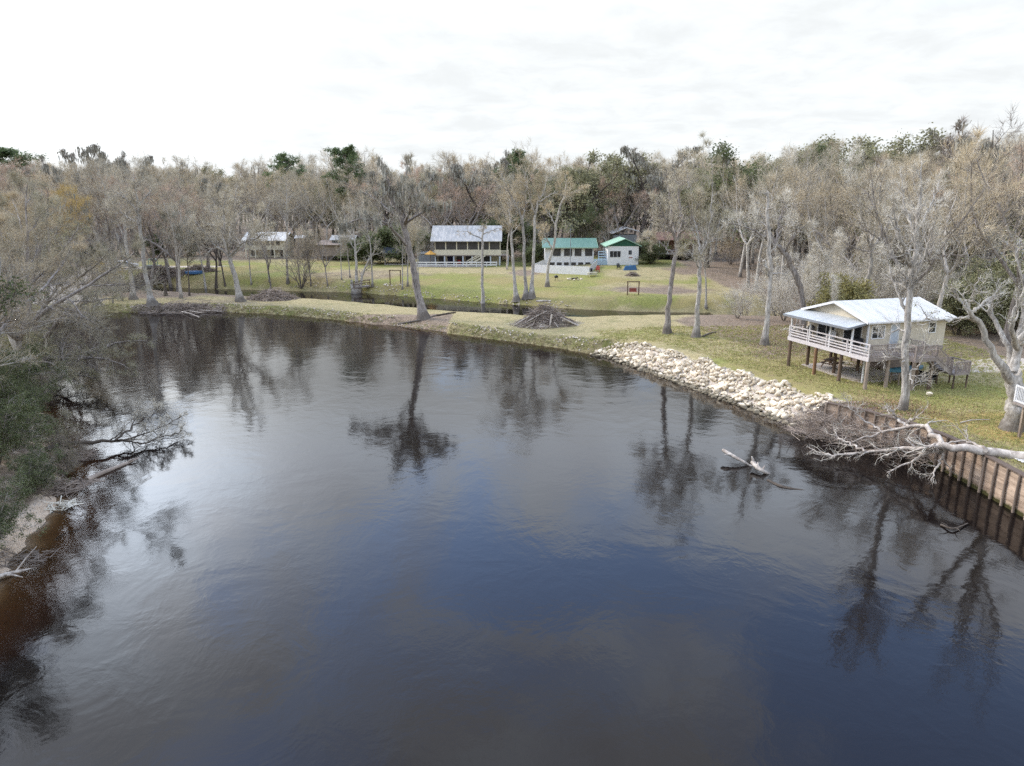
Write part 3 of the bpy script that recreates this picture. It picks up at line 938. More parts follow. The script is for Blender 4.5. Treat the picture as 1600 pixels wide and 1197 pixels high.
M['bluewhite'] = flat('blue_white_paint', (.50, .54, .57))  # bluish white paint of columns, posts and a door panel
M['paleblue'] = flat('pale_blue_paint', (.42, .53, .60))
M['brown'] = siding('weathered_brown_siding', (.27, .215, .175), (.19, .15, .125), .6, 2)
M['greyside'] = siding('grey_lap_siding', (.23, .235, .235), (.17, .175, .175), .8, 2)
M['redbrown'] = siding('red_brown_siding', (.225, .125, .09), (.16, .092, .068), .6, 2)
M['black'] = flat('black_plastic_and_shade', (.012, .012, .013), .5)  # also colours the sheets that stand for shade under raised floors
M['grey'] = flat('grey_metal', (.22, .23, .24), .5)
M['blue'] = flat('blue_tarp', (.03, .105, .22), .5)
M['kayak'] = flat('teal_blue_hull', (.065, .185, .25), .4)
M['red'] = flat('red_plastic', (.42, .035, .03), .45)
M['redwood'] = flat('red_stained_wood', (.29, .085, .06), .7)
M['brownwood'] = flat('brown_wood', (.15, .095, .06), .8)
M['navy'] = flat('navy_curtain', (.03, .032, .075), .8)
M['orange'] = flat('orange_canvas', (.50, .27, .055), .8)
M['tyre'] = flat('tyre_rubber', (.015, .015, .015), .8)
mg, nt, bs = new_mat('window_glass')
bs.inputs['Base Color'].default_value = (.02, .024, .028, 1); bs.inputs['Roughness'].default_value = .08
M['glass'] = mg
ms_, nt, bs = new_mat('insect_screen')
h = NT(nt)
h.l(h.mix(h.ramp(h.noise(h.n('ShaderNodeTexCoord').outputs['Object'], .9, 4, .6), .35, .7), (.022, .02, .02), (.05, .043, .04)), bs.inputs['Base Color'])
bs.inputs['Roughness'].default_value = .45
M['screen'] = ms_
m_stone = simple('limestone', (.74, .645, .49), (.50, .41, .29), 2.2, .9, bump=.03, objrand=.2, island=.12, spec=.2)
nt = m_stone.node_tree; h = NT(nt); bs = nt.nodes['Principled BSDF']
c0 = bs.inputs['Base Color'].links[0].from_socket
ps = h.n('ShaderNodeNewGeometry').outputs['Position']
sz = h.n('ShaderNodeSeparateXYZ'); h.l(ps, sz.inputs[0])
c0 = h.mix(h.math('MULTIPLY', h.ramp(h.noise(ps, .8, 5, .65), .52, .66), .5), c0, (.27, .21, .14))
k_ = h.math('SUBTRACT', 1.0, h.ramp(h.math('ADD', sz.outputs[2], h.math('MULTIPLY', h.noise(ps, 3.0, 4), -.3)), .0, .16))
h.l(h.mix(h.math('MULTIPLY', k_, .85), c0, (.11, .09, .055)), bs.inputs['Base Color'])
m_stone2 = simple('limestone_rubble', (.60, .53, .43), (.40, .33, .25), 2.2, .9, island=.3, spec=.2)
m_wallwood = simple('seawall_planks', (.47, .355, .26), (.24, .17, .12), 1.3, .9, (.35, .35, 3), bump=.02, island=.22, spec=.15)
m_wallpost = simple('seawall_posts', (.31, .235, .175), (.14, .105, .08), 2, .9, (1, 1, .3), bump=.02)
# algae stain at the waterline of the planks
nt = m_wallwood.node_tree; h = NT(nt); bs = nt.nodes['Principled BSDF']
c0 = bs.inputs['Base Color'].links[0].from_socket
ps = h.n('ShaderNodeNewGeometry').outputs['Position']
sz = h.n('ShaderNodeSeparateXYZ'); h.l(ps, sz.inputs[0])
k_ = h.math('SUBTRACT', 1.0, h.ramp(h.math('ADD', sz.outputs[2], h.math('MULTIPLY', h.noise(ps, 3.0, 4), -.25)), .02, .22))
h.l(h.mix(k_, c0, (.055, .05, .018)), bs.inputs['Base Color'])
m_cap = flat('seawall_cap', (.13, .095, .072), .9)

def opening(parent, name, face, p0, a0, a1, z0, z1, glass, frame, nx=1, nz=1, fw=.08, proud=.04, sub='pane'):
    """a framed window on a wall facing -y (face 'y', at y=p0) or -x (face 'x', at x=p0), with its pane as a sub-part"""
    def bx(mb, A0, A1, d0, d1, Z0, Z1, m=0):
        if face == 'y': mb.box(A0, A1, p0 - d1, p0 - d0, Z0, Z1, m)
        else: mb.box(p0 - d1, p0 - d0, A0, A1, Z0, Z1, m)
    f = MB()
    bx(f, a0, a0 + fw, 0, proud, z0, z1); bx(f, a1 - fw, a1, 0, proud, z0, z1)
    bx(f, a0 + fw, a1 - fw, 0, proud, z0, z0 + fw); bx(f, a0 + fw, a1 - fw, 0, proud, z1 - fw, z1)
    for i in range(1, nx):
        c = a0 + (a1 - a0) * i / nx
        bx(f, c - fw * .4, c + fw * .4, 0, proud * .9, z0 + fw, z1 - fw)
    for i in range(1, nz):
        c = z0 + (z1 - z0) * i / nz
        bx(f, a0 + fw, a1 - fw, 0, proud * .8, c - fw * .25, c + fw * .25)
    fo = f.build(name, frame, parent)
    g = MB(); bx(g, a0 + fw, a1 - fw, .003, proud * .5, z0 + fw, z1 - fw)
    g.build(sub, glass, fo)
    return fo

def gable_roof(mb, x0, x1, y0, y1, ze, zr, th=.12, m=0, ridge_along='x'):
    """two sloped slabs meeting at a ridge"""
    if ridge_along == 'x':
        ym = (y0 + y1) / 2
        for (ya, yb) in ((y0, ym), (y1, ym)):
            c = [(x0, ya, ze), (x1, ya, ze), (x1, yb, zr), (x0, yb, zr)]
            if ya > yb: c = [c[1], c[0], c[3], c[2]]
            mb.hexa([(a, b, z - th) for a, b, z in c] + c, m)
    else:
        xm = (x0 + x1) / 2
        for (xa, xb) in ((x0, xm), (x1, xm)):
            c = [(xa, y1, ze), (xa, y0, ze), (xb, y0, zr), (xb, y1, zr)]
            if xa > xb: c = [c[1], c[0], c[3], c[2]]
            mb.hexa([(a, b, z - th) for a, b, z in c] + c, m)
    return mb

def rails(mb, pts, z, h_, levels, post=.09, rail=(.045, .09), every=1.9, bal=0, m=0):
    """railing along a polyline of (x,y) at floor height(s) z"""
    zs = z if isinstance(z, (list, tuple)) else [z] * len(pts)
    for i in range(len(pts) - 1):
        a = np.array([*pts[i], zs[i]], float); b = np.array([*pts[i + 1], zs[i + 1]], float)
        L = np.linalg.norm(b - a); n = max(1, round(L / every))
        for j in range(n + (1 if i == len(pts) - 2 else 0)):
            p = a + (b - a) * j / n
            mb.box(p[0] - post / 2, p[0] + post / 2, p[1] - post / 2, p[1] + post / 2, p[2], p[2] + h_ + .03, m)
        for lv in levels:
            mb.bar(a + [0, 0, lv * h_], b + [0, 0, lv * h_], rail[0], rail[1], m)
        if bal:
            k = int(L / bal)
            for j in range(1, k):
                p = a + (b - a) * j / k
                mb.box(p[0] - .018, p[0] + .018, p[1] - .018, p[1] + .018, p[2] + .08, p[2] + h_ - .03, m)

# ------------------------------------------------------------------ the stilt house on the right bank
HZ = 1.95
HR = math.atan2(.29, .957)
HO = np.array([27.0, 52.6])
def hl(x, y, z=0):
    """stilt house frame to world"""
    c, s = math.cos(HR), math.sin(HR)
    return (HO[0] + c * x - s * y, HO[1] + s * x + c * y, HZ + z)
sh = empty('stilt_house', (HO[0], HO[1], HZ), HR, 'cream house raised on pilings with white metal roof and wraparound deck', 'house')
b = MB()
b.box(1.55, 9.3, 2.0, 8.9, 2.66, 5.02)
b.prism([(2.0, 5.02), (8.9, 5.02), (5.45, 6.02)], 0, 1.56, 9.29)
b.build('wall', M['cream'], sh)
b = MB().box(1.5, 9.32, 1.98, 8.92, 2.36, 2.655)
b.build('floor_frame', M['rail_grey'], sh)
b = gable_roof(MB(), 1.1, 9.75, 1.55, 9.35, 5.02, 6.18, .1)
rf = b.build('roof', M['roof_white'], sh)
b = MB()
for (y0, y1, z0, z1) in ((1.55, 5.45, 5.02, 6.18), (9.35, 5.45, 5.02, 6.18)):
    for xx in (1.07, 9.77):
        b.bar((xx, y0, z0 - .08), (xx, y1, z1 - .08), .06, .2)
b.bar((1.1, 1.5, 4.94), (9.75, 1.5, 4.94), .1, .13)
b.build('fascia', M['white'], rf)
# porch roof: one sheet falling towards the river
c = [(-.6, 1.8, 4.62), (1.54, 1.8, 5.0), (1.54, 9.5, 5.0), (-.6, 9.5, 4.62)]
b = MB().hexa([(x, y, z - .07) for x, y, z in c] + c)
pr_ = b.build('porch_roof', M['roof_blue'], sh)
b = MB().box(-.64, -.60, 1.78, 9.52, 4.46, 4.64).bar((-.6, 1.76, 4.54), (1.5, 1.76, 4.92), .04, .16)
b.build('fascia', M['grey'], pr_)
for y in (2.0, 4.4, 6.8, 9.15):
    MB().box(.05, .17, y - .06, y + .06, 2.6, 4.55).build('porch_post', M['white'], sh)
MB().box(1.38, 1.5, 1.8, 1.92, .1, 4.9).build('downspout', M['white'], sh)
# decks
b = MB().box(0, 1.54, .0, 9.3, 2.48, 2.6)
dk = b.build('front_deck', M['deck_grey'], sh)
MB().box(-.05, 0, -.05, 9.35, 2.3, 2.62).box(0, 1.5, 9.3, 9.35, 2.3, 2.62).build('rim_board', M['pinkwhite'], dk)
b = MB().box(1.545, 5.2, .0, 1.97, 2.48, 2.597).box(3.2, 5.2, -1.25, -.003, 2.48, 2.6)
dk2 = b.build('side_deck', M['deck_grey'], sh)
MB().box(0, 3.2, -.05, -.004, 2.3, 2.6).box(3.15, 3.2, -1.25, -.06, 2.3, 2.6).box(3.15, 5.2, -1.3, -1.255, 2.3, 2.6).build('rim_board', M['rail_grey'], dk2)
b = MB(); rails(b, [(1.4, 9.25), (.04, 9.25), (.04, .05)], 2.6, 1.0, (.2, .42, .64, .97), .1, (.04, .1), 2.3)
b.build('front_railing', M['pinkwhite'], sh)
b = MB(); rails(b, [(.14, .0), (3.2, .0), (3.2, -1.22), (5.15, -1.22)], 2.6, .95, (.08, .97), .1, (.05, .08), 1.6, .13)
rails(b, [(5.15, .1), (5.15, 1.9)], 2.6, .95, (.08, .97), .1, (.05, .08), 1.9, .13)
b.build('side_railing', M['rail_grey'], sh)
# stairs to a landing
b = MB()
for yy in (-1.22, -.05): b.bar((5.1, yy, 2.45), (6.95, yy, 1.12), .06, .26)
for i in range(7):
    x = 5.3 + i * .245; z = 2.42 - i * .185
    b.box(x, x + .27, -1.18, -.09, z - .04, z)
st = b.build('stairs', M['deck_grey'], sh)
b = MB(); rails(b, [(5.15, -1.24), (6.9, -1.24)], [2.55, 1.25], .92, (.12, .97), .08, (.05, .08), 1.9, .13)
rails(b, [(5.15, -.04), (6.9, -.04)], [2.55, 1.25], .92, (.12, .97), .08, (.05, .08), 1.9, .13)
b.build('railing', M['rail_grey'], st)
b = MB().box(6.85, 8.35, -1.6, .1, 1.1, 1.22)
ld = b.build('landing', M['deck_grey'], sh)
b = MB(); rails(b, [(6.95, -1.56), (8.3, -1.56), (8.3, .05), (6.95, .05)], 1.22, .92, (.1, .97), .09, (.06, .09), 1.5, .13)
b.build('railing', M['rail_grey'], ld)
for (x, y) in ((6.95, -1.5), (8.25, -1.5), (6.95, .0), (8.25, .0)):
    MB().tube([(x, y, -.2), (x, y, 1.1)], .065, 8).build('post', M['piling'], ld)
pil = [(.1, .1, 'piling_pale'), (.1, 2.9, 'piling'), (.1, 5.8, 'piling_new'), (.1, 9.1, 'piling'), (2.1, .15, 'piling_pale'), (3.3, -1.1, 'piling_pale'), (5.0, -1.1, 'piling'), (5.0, .2, 'piling')]
for x in (1.75, 4.2, 6.6, 9.05):
    for y in (2.2, 5.4, 8.7): pil.append((x, y, 'piling'))
for i, (x, y, mm) in enumerate(pil):
    MB().tube([(x, y, -.3), (x + .01, y, 1.0), (x, y, 2.4)], [.15, .14, .135], 10).build('piling', M[mm], sh)
MB().box(1.4, 9.3, 1.9, 9.0, -.12, .07).build('floor_slab', M['concrete'], sh)
opening(sh, 'window', 'y', 2.0, 1.9, 3.2, 3.55, 4.65, M['glass'], M['white'], 2, 2, .09)
d_ = opening(sh, 'door', 'y', 2.0, 3.72, 4.62, 2.68, 4.75, M['bluewhite'], M['white'], 1, 1, .1, sub='panel')
opening(sh, 'window', 'y', 2.0, 7.5, 8.3, 3.75, 4.7, M['glass'], M['white'], 1, 2, .09)
opening(sh, 'sliding_door', 'x', 1.55, 2.55, 4.55, 2.68, 4.62, M['glass'], M['white'], 2, 1, .09)
opening(sh, 'sliding_door', 'x', 1.55, 5.5, 7.6, 2.68, 4.62, M['glass'], M['white'], 2, 1, .09)
MB().box(6.5, 8.9, 5.2, 8.6, .07, 2.2).build('store_room', M['brown'], sh)

def chair(parent_loc, rz, label, mat, cat='chair', name='deck_chair'):
    e = empty(name, parent_loc, rz, label, cat)
    b = MB().hexa([(-.3, -.3, .3), (.3, -.3, .38), (.3, .3, .38), (-.3, .3, .3), (-.3, -.3, .35), (.3, -.3, .43), (.3, .3, .43), (-.3, .3, .35)])
    b.build('seat', mat, e)
    b = MB()
    for i in range(5):
        y = -.26 + i * .13
        t = 1.0 - .5 * ((i - 2) / 2) ** 2 * .25
        b.bar((-.28, y, .34), (-.62, y * 1.1, .34 + .8 * t), .11, .03)
    b.build('backrest', mat, e)
    for s in (-1, 1):
        MB().bar((-.35, .33 * s, .6), (.4, .36 * s, .6), .12, .03).build('armrest', mat, e)
        MB().box(.28, .36, .32 * s - .03, .32 * s + .03, 0, .58).build('leg', mat, e)
        MB().bar((-.45, .32 * s, .0), (-.2, .32 * s, .4), .05, .08).build('leg', mat, e)
    return e
chair(hl(.75, 5.3, 2.6), HR + R(200), 'white slatted chair with fan back on the front deck of the stilt house', M['white'])
chair(hl(.8, 8.1, 2.6), HR + R(190), 'dark slatted chair at the far end of the front deck', M['black'])
e = empty('patio_bench', hl(4.4, .9, 2.6), HR + R(90), 'pale padded bench on the grey side deck', 'bench')
MB().box(-.3, .3, -.65, .65, .38, .5).build('seat', M['cream_flat'], e)
MB().bar((.27, -.62, .7), (.27, .62, .7), .08, .42).build('backrest', M['cream_flat'], e)
for (x, y) in ((-.25, -.58), (.25, -.58), (-.25, .58), (.25, .58)): MB().box(x - .03, x + .03, y - .03, y + .03, 0, .38).build('leg', M['rail_grey'], e)
e = empty('barbecue_grill', hl(1.1, 2.35, 2.6), HR, 'small black barbecue grill beside the sliding door on the front deck', 'grill')
b = MB().tube([(0, -.3, .85), (0, .3, .85)], .24, 12); b.build('hood', M['black'], e)
for (x, y) in ((-.18, -.25), (.18, -.25), (-.18, .25), (.18, .25)): MB().box(x - .02, x + .02, y - .02, y + .02, 0, .72).build('leg', M['black'], e)

def boat_hull(mb, L, W, H, m=0, n=14, open_=False):
    """pointed hull, keel up or down, along x"""
    V, F = [], []
    for i in range(n + 1):
        t = i / n * 2 - 1
        w_ = W / 2 * (1 - abs(t) ** 2.4) + .015
        hh = H * (1 - .35 * abs(t) ** 3)
        rise = .22 * H * abs(t) ** 3
        for a in range(9):
            q = math.pi * a / 8
            V.append((t * L / 2, -math.cos(q) * w_, rise + hh * (1 - math.sin(q) ** .8) if open_ else rise + hh * math.sin(q)))
    for i in range(n):
        for a in range(8):
            p = i * 9 + a
            F.append((p, p + 1, p + 10, p + 9))
    mb.add(V, F, m, True)
    if not open_:
        F = [(i * 9 + 8, i * 9, i * 9 + 9, i * 9 + 17) for i in range(n)]
        mb.add(V, F, m)
    return mb
kr = empty('kayak_rack', hl(4.6, .9, 0), HR, 'low timber rack under the side deck carrying a teal kayak', 'rack')
for x in (-.9, .9):
    for y in (-.4, .4): MB().bar((x, y, 0), (x, y, 1.0), .08, .08).build('leg', M['piling_pale'], kr)
    MB().box(x - .04, x + .04, -.5, .5, 1.0, 1.08).build('crossbar', M['piling_pale'], kr)
k = empty('kayak', hl(4.6, .9, 1.085), HR + R(3), 'teal blue kayak stored keel up under the side deck', 'kayak')
boat_hull(MB(), 3.8, .75, .36).build('hull', M['kayak'], k)

def picnic_table(loc, rz, label, mat, s=1.0):
    e = empty('picnic_table', loc, rz, label, 'picnic table'); e.scale = (s, s, s)
    MB().box(-.9, .9, -.36, .36, .72, .77).build('tabletop', mat, e)
    for s_ in (-1, 1):
        MB().box(-.9, .9, .55 * s_ - .13, .55 * s_ + .13, .42, .46).build('bench', mat, e)
    for x in (-.65, .65):
        b = MB().bar((x, -.62, 0), (x, -.22, .72), .06, .09).bar((x, .62, 0), (x, .22, .72), .06, .09).bar((x + .05, -.66, .38), (x + .05, .66, .38), .05, .08)
        b.build('leg_frame', mat, e)
    return e
picnic_table(hl(3.1, 7.2, .075), HR + R(20), 'dark picnic table on the slab beneath the stilt house', M['brownwood'])
e = empty('utility_trailer', hl(6.2, 1.0, 0), HR + R(95), 'small dark utility trailer parked under the stairs of the stilt house', 'trailer')
b = MB().box(-1.1, 1.1, -.55, .55, .42, .5).box(-1.1, 1.1, -.57, -.53, .5, .85).box(-1.1, 1.1, .53, .57, .5, .85); b.build('bed', M['black'], e)
for s in (-1, 1):
    MB().tube([(0, .62 * s - .07, .3), (0, .62 * s + .07, .3)], .3, 16).build('wheel', M['tyre'], e)
MB().bar((1.1, 0, .45), (2.0, 0, .4), .08, .08).build('drawbar', M['black'], e)

# ------------------------------------------------------------------ neighbour's deck at the right edge
nz = ground_at(31, 41)
nd = empty('raised_deck', (30.35, 41.4, nz), 0, 'corner of a raised neighbouring deck with pale railing at the right edge', 'deck')
MB().box(0, 7, -2.5, 0, 2.1, 2.24).build('floor_boards', M['deck_grey'], nd)
b = MB(); rails(b, [(0.05, -.05), (.05, -2.45), (7, -2.45)], 2.24, 1.0, (.08, .97), .11, (.06, .1), 2.4, .13)
b.build('railing', M['white'], nd)
for (x, y) in ((.6, -2.3), (.6, -.2), (5, -2.3), (5, -.2)):
    MB().box(x - .075, x + .075, y - .075, y + .075, -.3, 2.1).build('post', M['piling_pale'], nd)

# ------------------------------------------------------------------ long grey roofed house
def house_at(name, u, v, yy, label, rz=0):
    p = at_y(u, v, yy)
    z = ground_at(p[0], yy)
    return empty(name, (p[0], yy, z), rz, label, 'house'), z
gh, z0 = house_at('two_storey_house', 679, 412, 151, 'long two storey house with grey metal roof and screened upper porch')
b = MB().box(.3, 13.8, 2.6, 9.6, 0, 5.2)
b.box(.3, .4, .1, 2.6, 2.3, 5.2).box(13.7, 13.8, .1, 2.6, 2.3, 5.2)
b.prism([(.0, 5.2), (9.6, 5.2), (4.8, 7.7)], 0, .32, 13.78)
b.build('wall', M['cream_flat'], gh)
b = gable_roof(MB(), -.7, 14.2, -.75, 10.35, 5.22, 8.2, .14)
b.build('roof', M['roof_grey'], gh)
MB().box(.0, 15.6, -.1, 2.6, 2.12, 2.3).build('upper_floor', M['rail_grey'], gh)
MB().box(.0, 13.9, -.12, -.06, 2.3, 3.3).build('porch_parapet', M['cream_flat'], gh)
for i in range(6):
    x0_, x1_ = .15 + i * 2.28, .15 + (i + 1) * 2.28
    opening(gh, 'screen_window', 'y', .06, x0_, x1_, 3.3, 5.12, M['screen'], M['cream_flat'], 1, 1, .11, .1, sub='screen')
for i in range(8):
    x = .2 + i * 1.93
    MB().box(x - .13, x + .13, .0, .26, 0, 2.12).build('column', M['bluewhite'], gh)
for i, mm in ((0, 'screen'), (1, 'navy'), (2, 'screen'), (3, 'screen'), (5, 'screen')):
    opening(gh, 'lower_window', 'y', 2.6, .5 + i * 1.93, 2.05 + i * 1.93, .1, 2.0, M[mm], M['cream_flat'], 1, 1, .08)
b = MB()
for yy in (-1.0, -.2): b.bar((6.9, yy, .1), (10.7, yy, 2.25), .07, .26)
for i in range(12): b.box(7.0 + i * .31, 7.3 + i * .31, -.97, -.23, .16 + i * .18, .2 + i * .18)
sg = b.build('stairs', M['cream_flat'], gh)
b = MB(); rails(b, [(6.9, -1.02), (10.7, -1.02)], [.3, 2.4], .85, (.5, .97), .09, (.06, .18), 1.2); b.build('handrail', M['cream_flat'], sg)
b = MB(); rails(b, [(13.95, -.05), (15.5, -.05), (15.5, 2.5)], 2.3, .95, (.25, .5, .75, .97), .12, (.05, .1), 1.5); b.build('side_railing', M['cream_flat'], gh)
for (x, y) in ((15.45, .0), (15.45, 2.5)): MB().box(x - .08, x + .08, y - .08, y + .08, -.2, 2.12).build('post', M['bluewhite'], gh)
MB().box(-3.6, .15, 2.0, 8, 0, 2.4).build('side_room', M['greyside'], gh)
MB().box(-3.8, .15, 1.8, 8.2, 2.41, 2.55).build('side_room_roof', M['roof_grey'], gh)
MB().box(-3.5, 13.2, -2.6, 2.0, -.5, .06).build('terrace', M['concrete'], gh)
b = MB(); rails(b, [(-3.5, -2.5), (13.1, -2.5), (13.1, -1.2)], .06, .95, (.45, .97), .13, (.06, .24), 2.05); b.build('terrace_railing', M['white'], gh)
MB().box(14.1, 16.0, -.3, 2.6, -.3, .08).build('step_slab', M['concrete'], gh)
e = empty('market_umbrella', (at_y(672, 385, 150)[0], 150.2, z0), 0, 'orange canvas shade beside the left end of the long grey roofed house', 'umbrella')
MB().tube([(0, 0, 0), (0, 0, 2.9)], .04, 8).build('pole', M['brownwood'], e)
b = MB(); V = [(0, 0, 3.3)] + [(1.3 * math.cos(i * math.pi / 4), 1.3 * math.sin(i * math.pi / 4), 2.55) for i in range(8)]
b.add(V, [(0, i + 1, (i + 1) % 8 + 1) for i in range(8)]); b.add([(x, y, z - .03) for x, y, z in V], [(0, (i + 1) % 8 + 1, i + 1) for i in range(8)])
b.build('canopy', M['orange'], e)
chair((at_y(717, 405, 152)[0], 152.2, z0 + .07), R(-90), 'red chair on the lower terrace of the long grey roofed house', M['red'])

# ------------------------------------------------------------------ house with the green roof
gr_, z0 = house_at('green_roofed_house', 850, 412, 146, 'white screened porch house with bright green metal roof')
W_ = 10.3
b = MB().box(.2, W_ - .2, .25, 7.5, .0, 4.05)
b.prism([(.25, 4.05), (7.5, 4.05), (3.9, 5.2)], 0, .22, W_ - .22)
b.build('wall', M['white'], gr_)
gable_roof(MB(), -.4, W_ + .5, -.7, 8.4, 4.07, 5.7, .12).build('roof', M['roof_green'], gr_)
MB().bar((-.45, -.72, 4.01), (W_ + .55, -.72, 4.01), .06, .16).bar((W_ + .55, -.72, 4.01), (W_ + .55, 3.85, 5.62), .06, .2).build('roof_trim', M['green_trim'], gr_)
for (a, c_) in ((1.7, 3.5), (3.95, 5.8), (6.1, 7.7), (8.2, 9.9)):
    opening(gr_, 'screen_window', 'y', .25, a, c_, 2.2, 3.85, M['screen'], M['white'], 1, 1, .09, .08, sub='screen')
for i in range(6):
    opening(gr_, 'lower_window', 'y', .25, 1.1 + i * 1.45, 2.25 + i * 1.45, .35, 1.1, M['screen'], M['white'], 1, 1, .07, .05)
pa, pb = gp(832, 425.5), gp(920, 430)
fn = empty('picket_fence', (pa[0], pa[1], pa[2]), 0, 'solid white board fence in front of the green roofed house', 'fence')
def fence_run(a, b_, h_):
    L = np.linalg.norm(b_[:2] - a[:2]); n = int(L / .3)
    mbp = MB(); mbr = MB()
    for i in range(n):
        p = a + (b_ - a) * (i + .02) / n; q = a + (b_ - a) * (i + .96) / n
        zb, zt = ground_at(p[0], p[1]) - .05 - pa[2], ground_at(p[0], p[1]) + h_ + random.uniform(-.01, .01) - pa[2]
        d_ = (q - p)[:2]; nn = np.array([d_[1], -d_[0]]); nn = nn / np.linalg.norm(nn) * .02
        o_ = pa[:2]
        c4 = [p[:2] - o_ + nn, q[:2] - o_ + nn, q[:2] - o_ - nn, p[:2] - o_ - nn]
        mbp.hexa([(*k, zb) for k in c4] + [(*k, zt) for k in c4])
    mbp.build('board_panel', M['white'], fn)
fence_run(pa, pb, 1.55)
pc_, pd_ = np.array([gr_.location[0] + .3, 146.2, pa[2]]), np.array([gr_.location[0] + 10.6, 146.2, pa[2]])
fence_run(pa, pc_, 1.5); fence_run(pb, np.array([16.9, 142.5, pa[2]]), 1.3)
bd = empty('blue_railing', (17.0, 143.3, ground_at(17, 143)), 0, 'pale blue boarded walkway railing between the green roofed house and the white building', 'railing')
for i, (hh_, yy) in enumerate(((1.2, 0), (1.9, 1.6))):
    b = MB(); rails(b, [(-.6 + i, yy), (2.3, yy + .1)], 0 + i * .8, hh_, (.2, .45, .7, .97), .12, (.05, .2), 1.4); b.build('railing_section', M['paleblue'], bd)
MB().box(-.2, 2.2, .1, 3.2, .2, .8).build('walkway', M['paleblue'], bd)
pl_ = gp(890.5, 428)
fp = empty('flag_pole', tuple(pl_), 0, 'tall thin grey pole standing in front of the white fence', 'pole')
MB().tube([(0, 0, -.1), (0, 0, 8.2)], [.075, .05], 8).build('shaft', M['grey'], fp)
MB().tube([(0, 0, 8.2), (0, 0, 8.36)], [.09, .05], 8).build('finial', M['grey'], fp)

# ------------------------------------------------------------------ small white building with green gable
wb, z0 = house_at('white_cottage', 949, 420, 143, 'small white cottage with dark green gable and pale green roof edge')
W_ = 6.1
MB().box(0, W_, 0, 8, 0, 3.75).build('wall', M['white'], wb)
MB().prism([(-.3, 3.752), (W_ + .2, 3.752), (W_ * .55, 5.05)], 1, -.05, 8.0).build('gable', M['green_dark'], wb)
b = MB()
c = [(-.55, -.4, 3.62), (W_ * .55, -.4, 5.12), (W_ * .55, 8.3, 5.12), (-.55, 8.3, 3.62)]
b.hexa([(x, y, z) for x, y, z in c] + [(x, y, z + .14) for x, y, z in c])
c = [(W_ * .55, -.4, 5.12), (W_ + .5, -.4, 3.68), (W_ + .5, 8.3, 3.68), (W_ * .55, 8.3, 5.12)]
b.hexa([(x, y, z) for x, y, z in c] + [(x, y, z + .14) for x, y, z in c])
b.build('roof', M['green_trim'], wb)
opening(wb, 'picture_window', 'y', 0, .35, 2.6, 1.55, 2.85, M['glass'], M['white'], 3, 1, .06)
opening(wb, 'window', 'y', 0, 4.1, 4.75, 2.1, 2.95, M['glass'], M['grey'], 2, 2, .05)
MB().box(4.2, 4.9, -.06, -.01, 1.45, 1.6).build('wall_lamp', M['redwood'], wb)
h2, z0 = house_at('rear_outbuilding', 957, 400, 160, 'outbuilding with shallow white roof showing behind the white cottage')
MB().box(0, 5.2, 0, 6, 0, 4.9).build('wall', M['greyside'], h2)
c = [(-.4, -.4, 5.1), (2.9, -.4, 6.4), (2.9, 6.4, 6.4), (-.4, 6.4, 5.1)]
b = MB().hexa(c + [(x, y, z + .16) for x, y, z in c])
c = [(2.9, -.4, 6.4), (5.7, -.4, 5.6), (5.7, 6.4, 5.6), (2.9, 6.4, 6.4)]
b.hexa(c + [(x, y, z + .16) for x, y, z in c]).build('roof', M['white'], h2)
p = gp(986, 423)
t_ = empty('tarp_bundle', tuple(p), 0, 'low blue tarpaulin covered stack against the white cottage', 'tarp')
b = MB(); V = []
for i in range(9):
    for j in range(5):
        x, y = (i / 8 - .5) * 2.6, (j / 4 - .5) * 1.0
        ed = (i in (0, 8)) or (j in (0, 4))
        V.append((x * (1.03 if ed else 1), y + .9, 0 if ed else .85 + random.uniform(-.12, .12)))
b.add(V, [(i * 5 + j, (i + 1) * 5 + j, (i + 1) * 5 + j + 1, i * 5 + j + 1) for i in range(8) for j in range(4)], 0, False)
b.build('cover', M['blue'], t_)

# ------------------------------------------------------------------ houses at the left
ch_, z0 = house_at('cream_house', 384, 403, 172, 'cream two storey house with white metal roof behind the bare trees')
W_ = 9.4
b = MB().box(0, W_, 0, 8, 2.0, 4.2).box(.2, W_ - .2, 2, 7.8, 0, 2.0); b.prism([(0, 4.2), (8, 4.2), (4, 5.1)], 0, .02, W_ - .02); b.build('wall', M['cream_flat'], ch_)
gable_roof(MB(), -.6, W_ + .6, -.7, 8.7, 4.2, 6.0, .12).build('roof', M['roof_white'], ch_)
for (a, c_) in ((.6, 2.2), (2.4, 4.1), (5.0, 6.0), (6.3, 7.2), (7.5, 8.5)):
    opening(ch_, 'window', 'y', 0, a, c_, 2.95, 4.1, M['screen'], M['cream_flat'], 1, 1, .08)
for i in range(5): MB().box(i * 2.27, i * 2.27 + .26, 0.02, .28, 0, 1.99).build('column', M['cream_flat'], ch_)
for (a, c_) in ((.6, 2.0), (5.3, 6.3), (7.6, 8.5)): opening(ch_, 'lower_window', 'y', 2.0, a, c_, .4 if a < 7 else .05, 1.9, M['screen'], M['white'], 1, 1, .08)
bc, z0 = house_at('grey_cabin', 494, 404, 165, 'weathered grey brown cabin on dark stilts with small metal roof')
W_ = 9.6
MB().box(0, W_, 0, 6.5, 1.1, 3.5).build('wall', M['brown'], bc)
c = [(-.3, -.5, 3.5), (6.0, -.5, 3.52), (6.0, 6.8, 4.2), (-.3, 6.8, 4.2)]
b = MB().hexa(c + [(x, y, z + .12) for x, y, z in c]); b.build('roof', M['brown'], bc)
MB().box(3.2, 8.4, 2.4, 6.4, 3.5, 4.6).build('upper_wall', M['greyside'], bc)
gable_roof(MB(), 2.8, 8.8, 1.8, 7.0, 4.6, 5.6, .1).build('upper_roof', M['roof_grey'], bc)
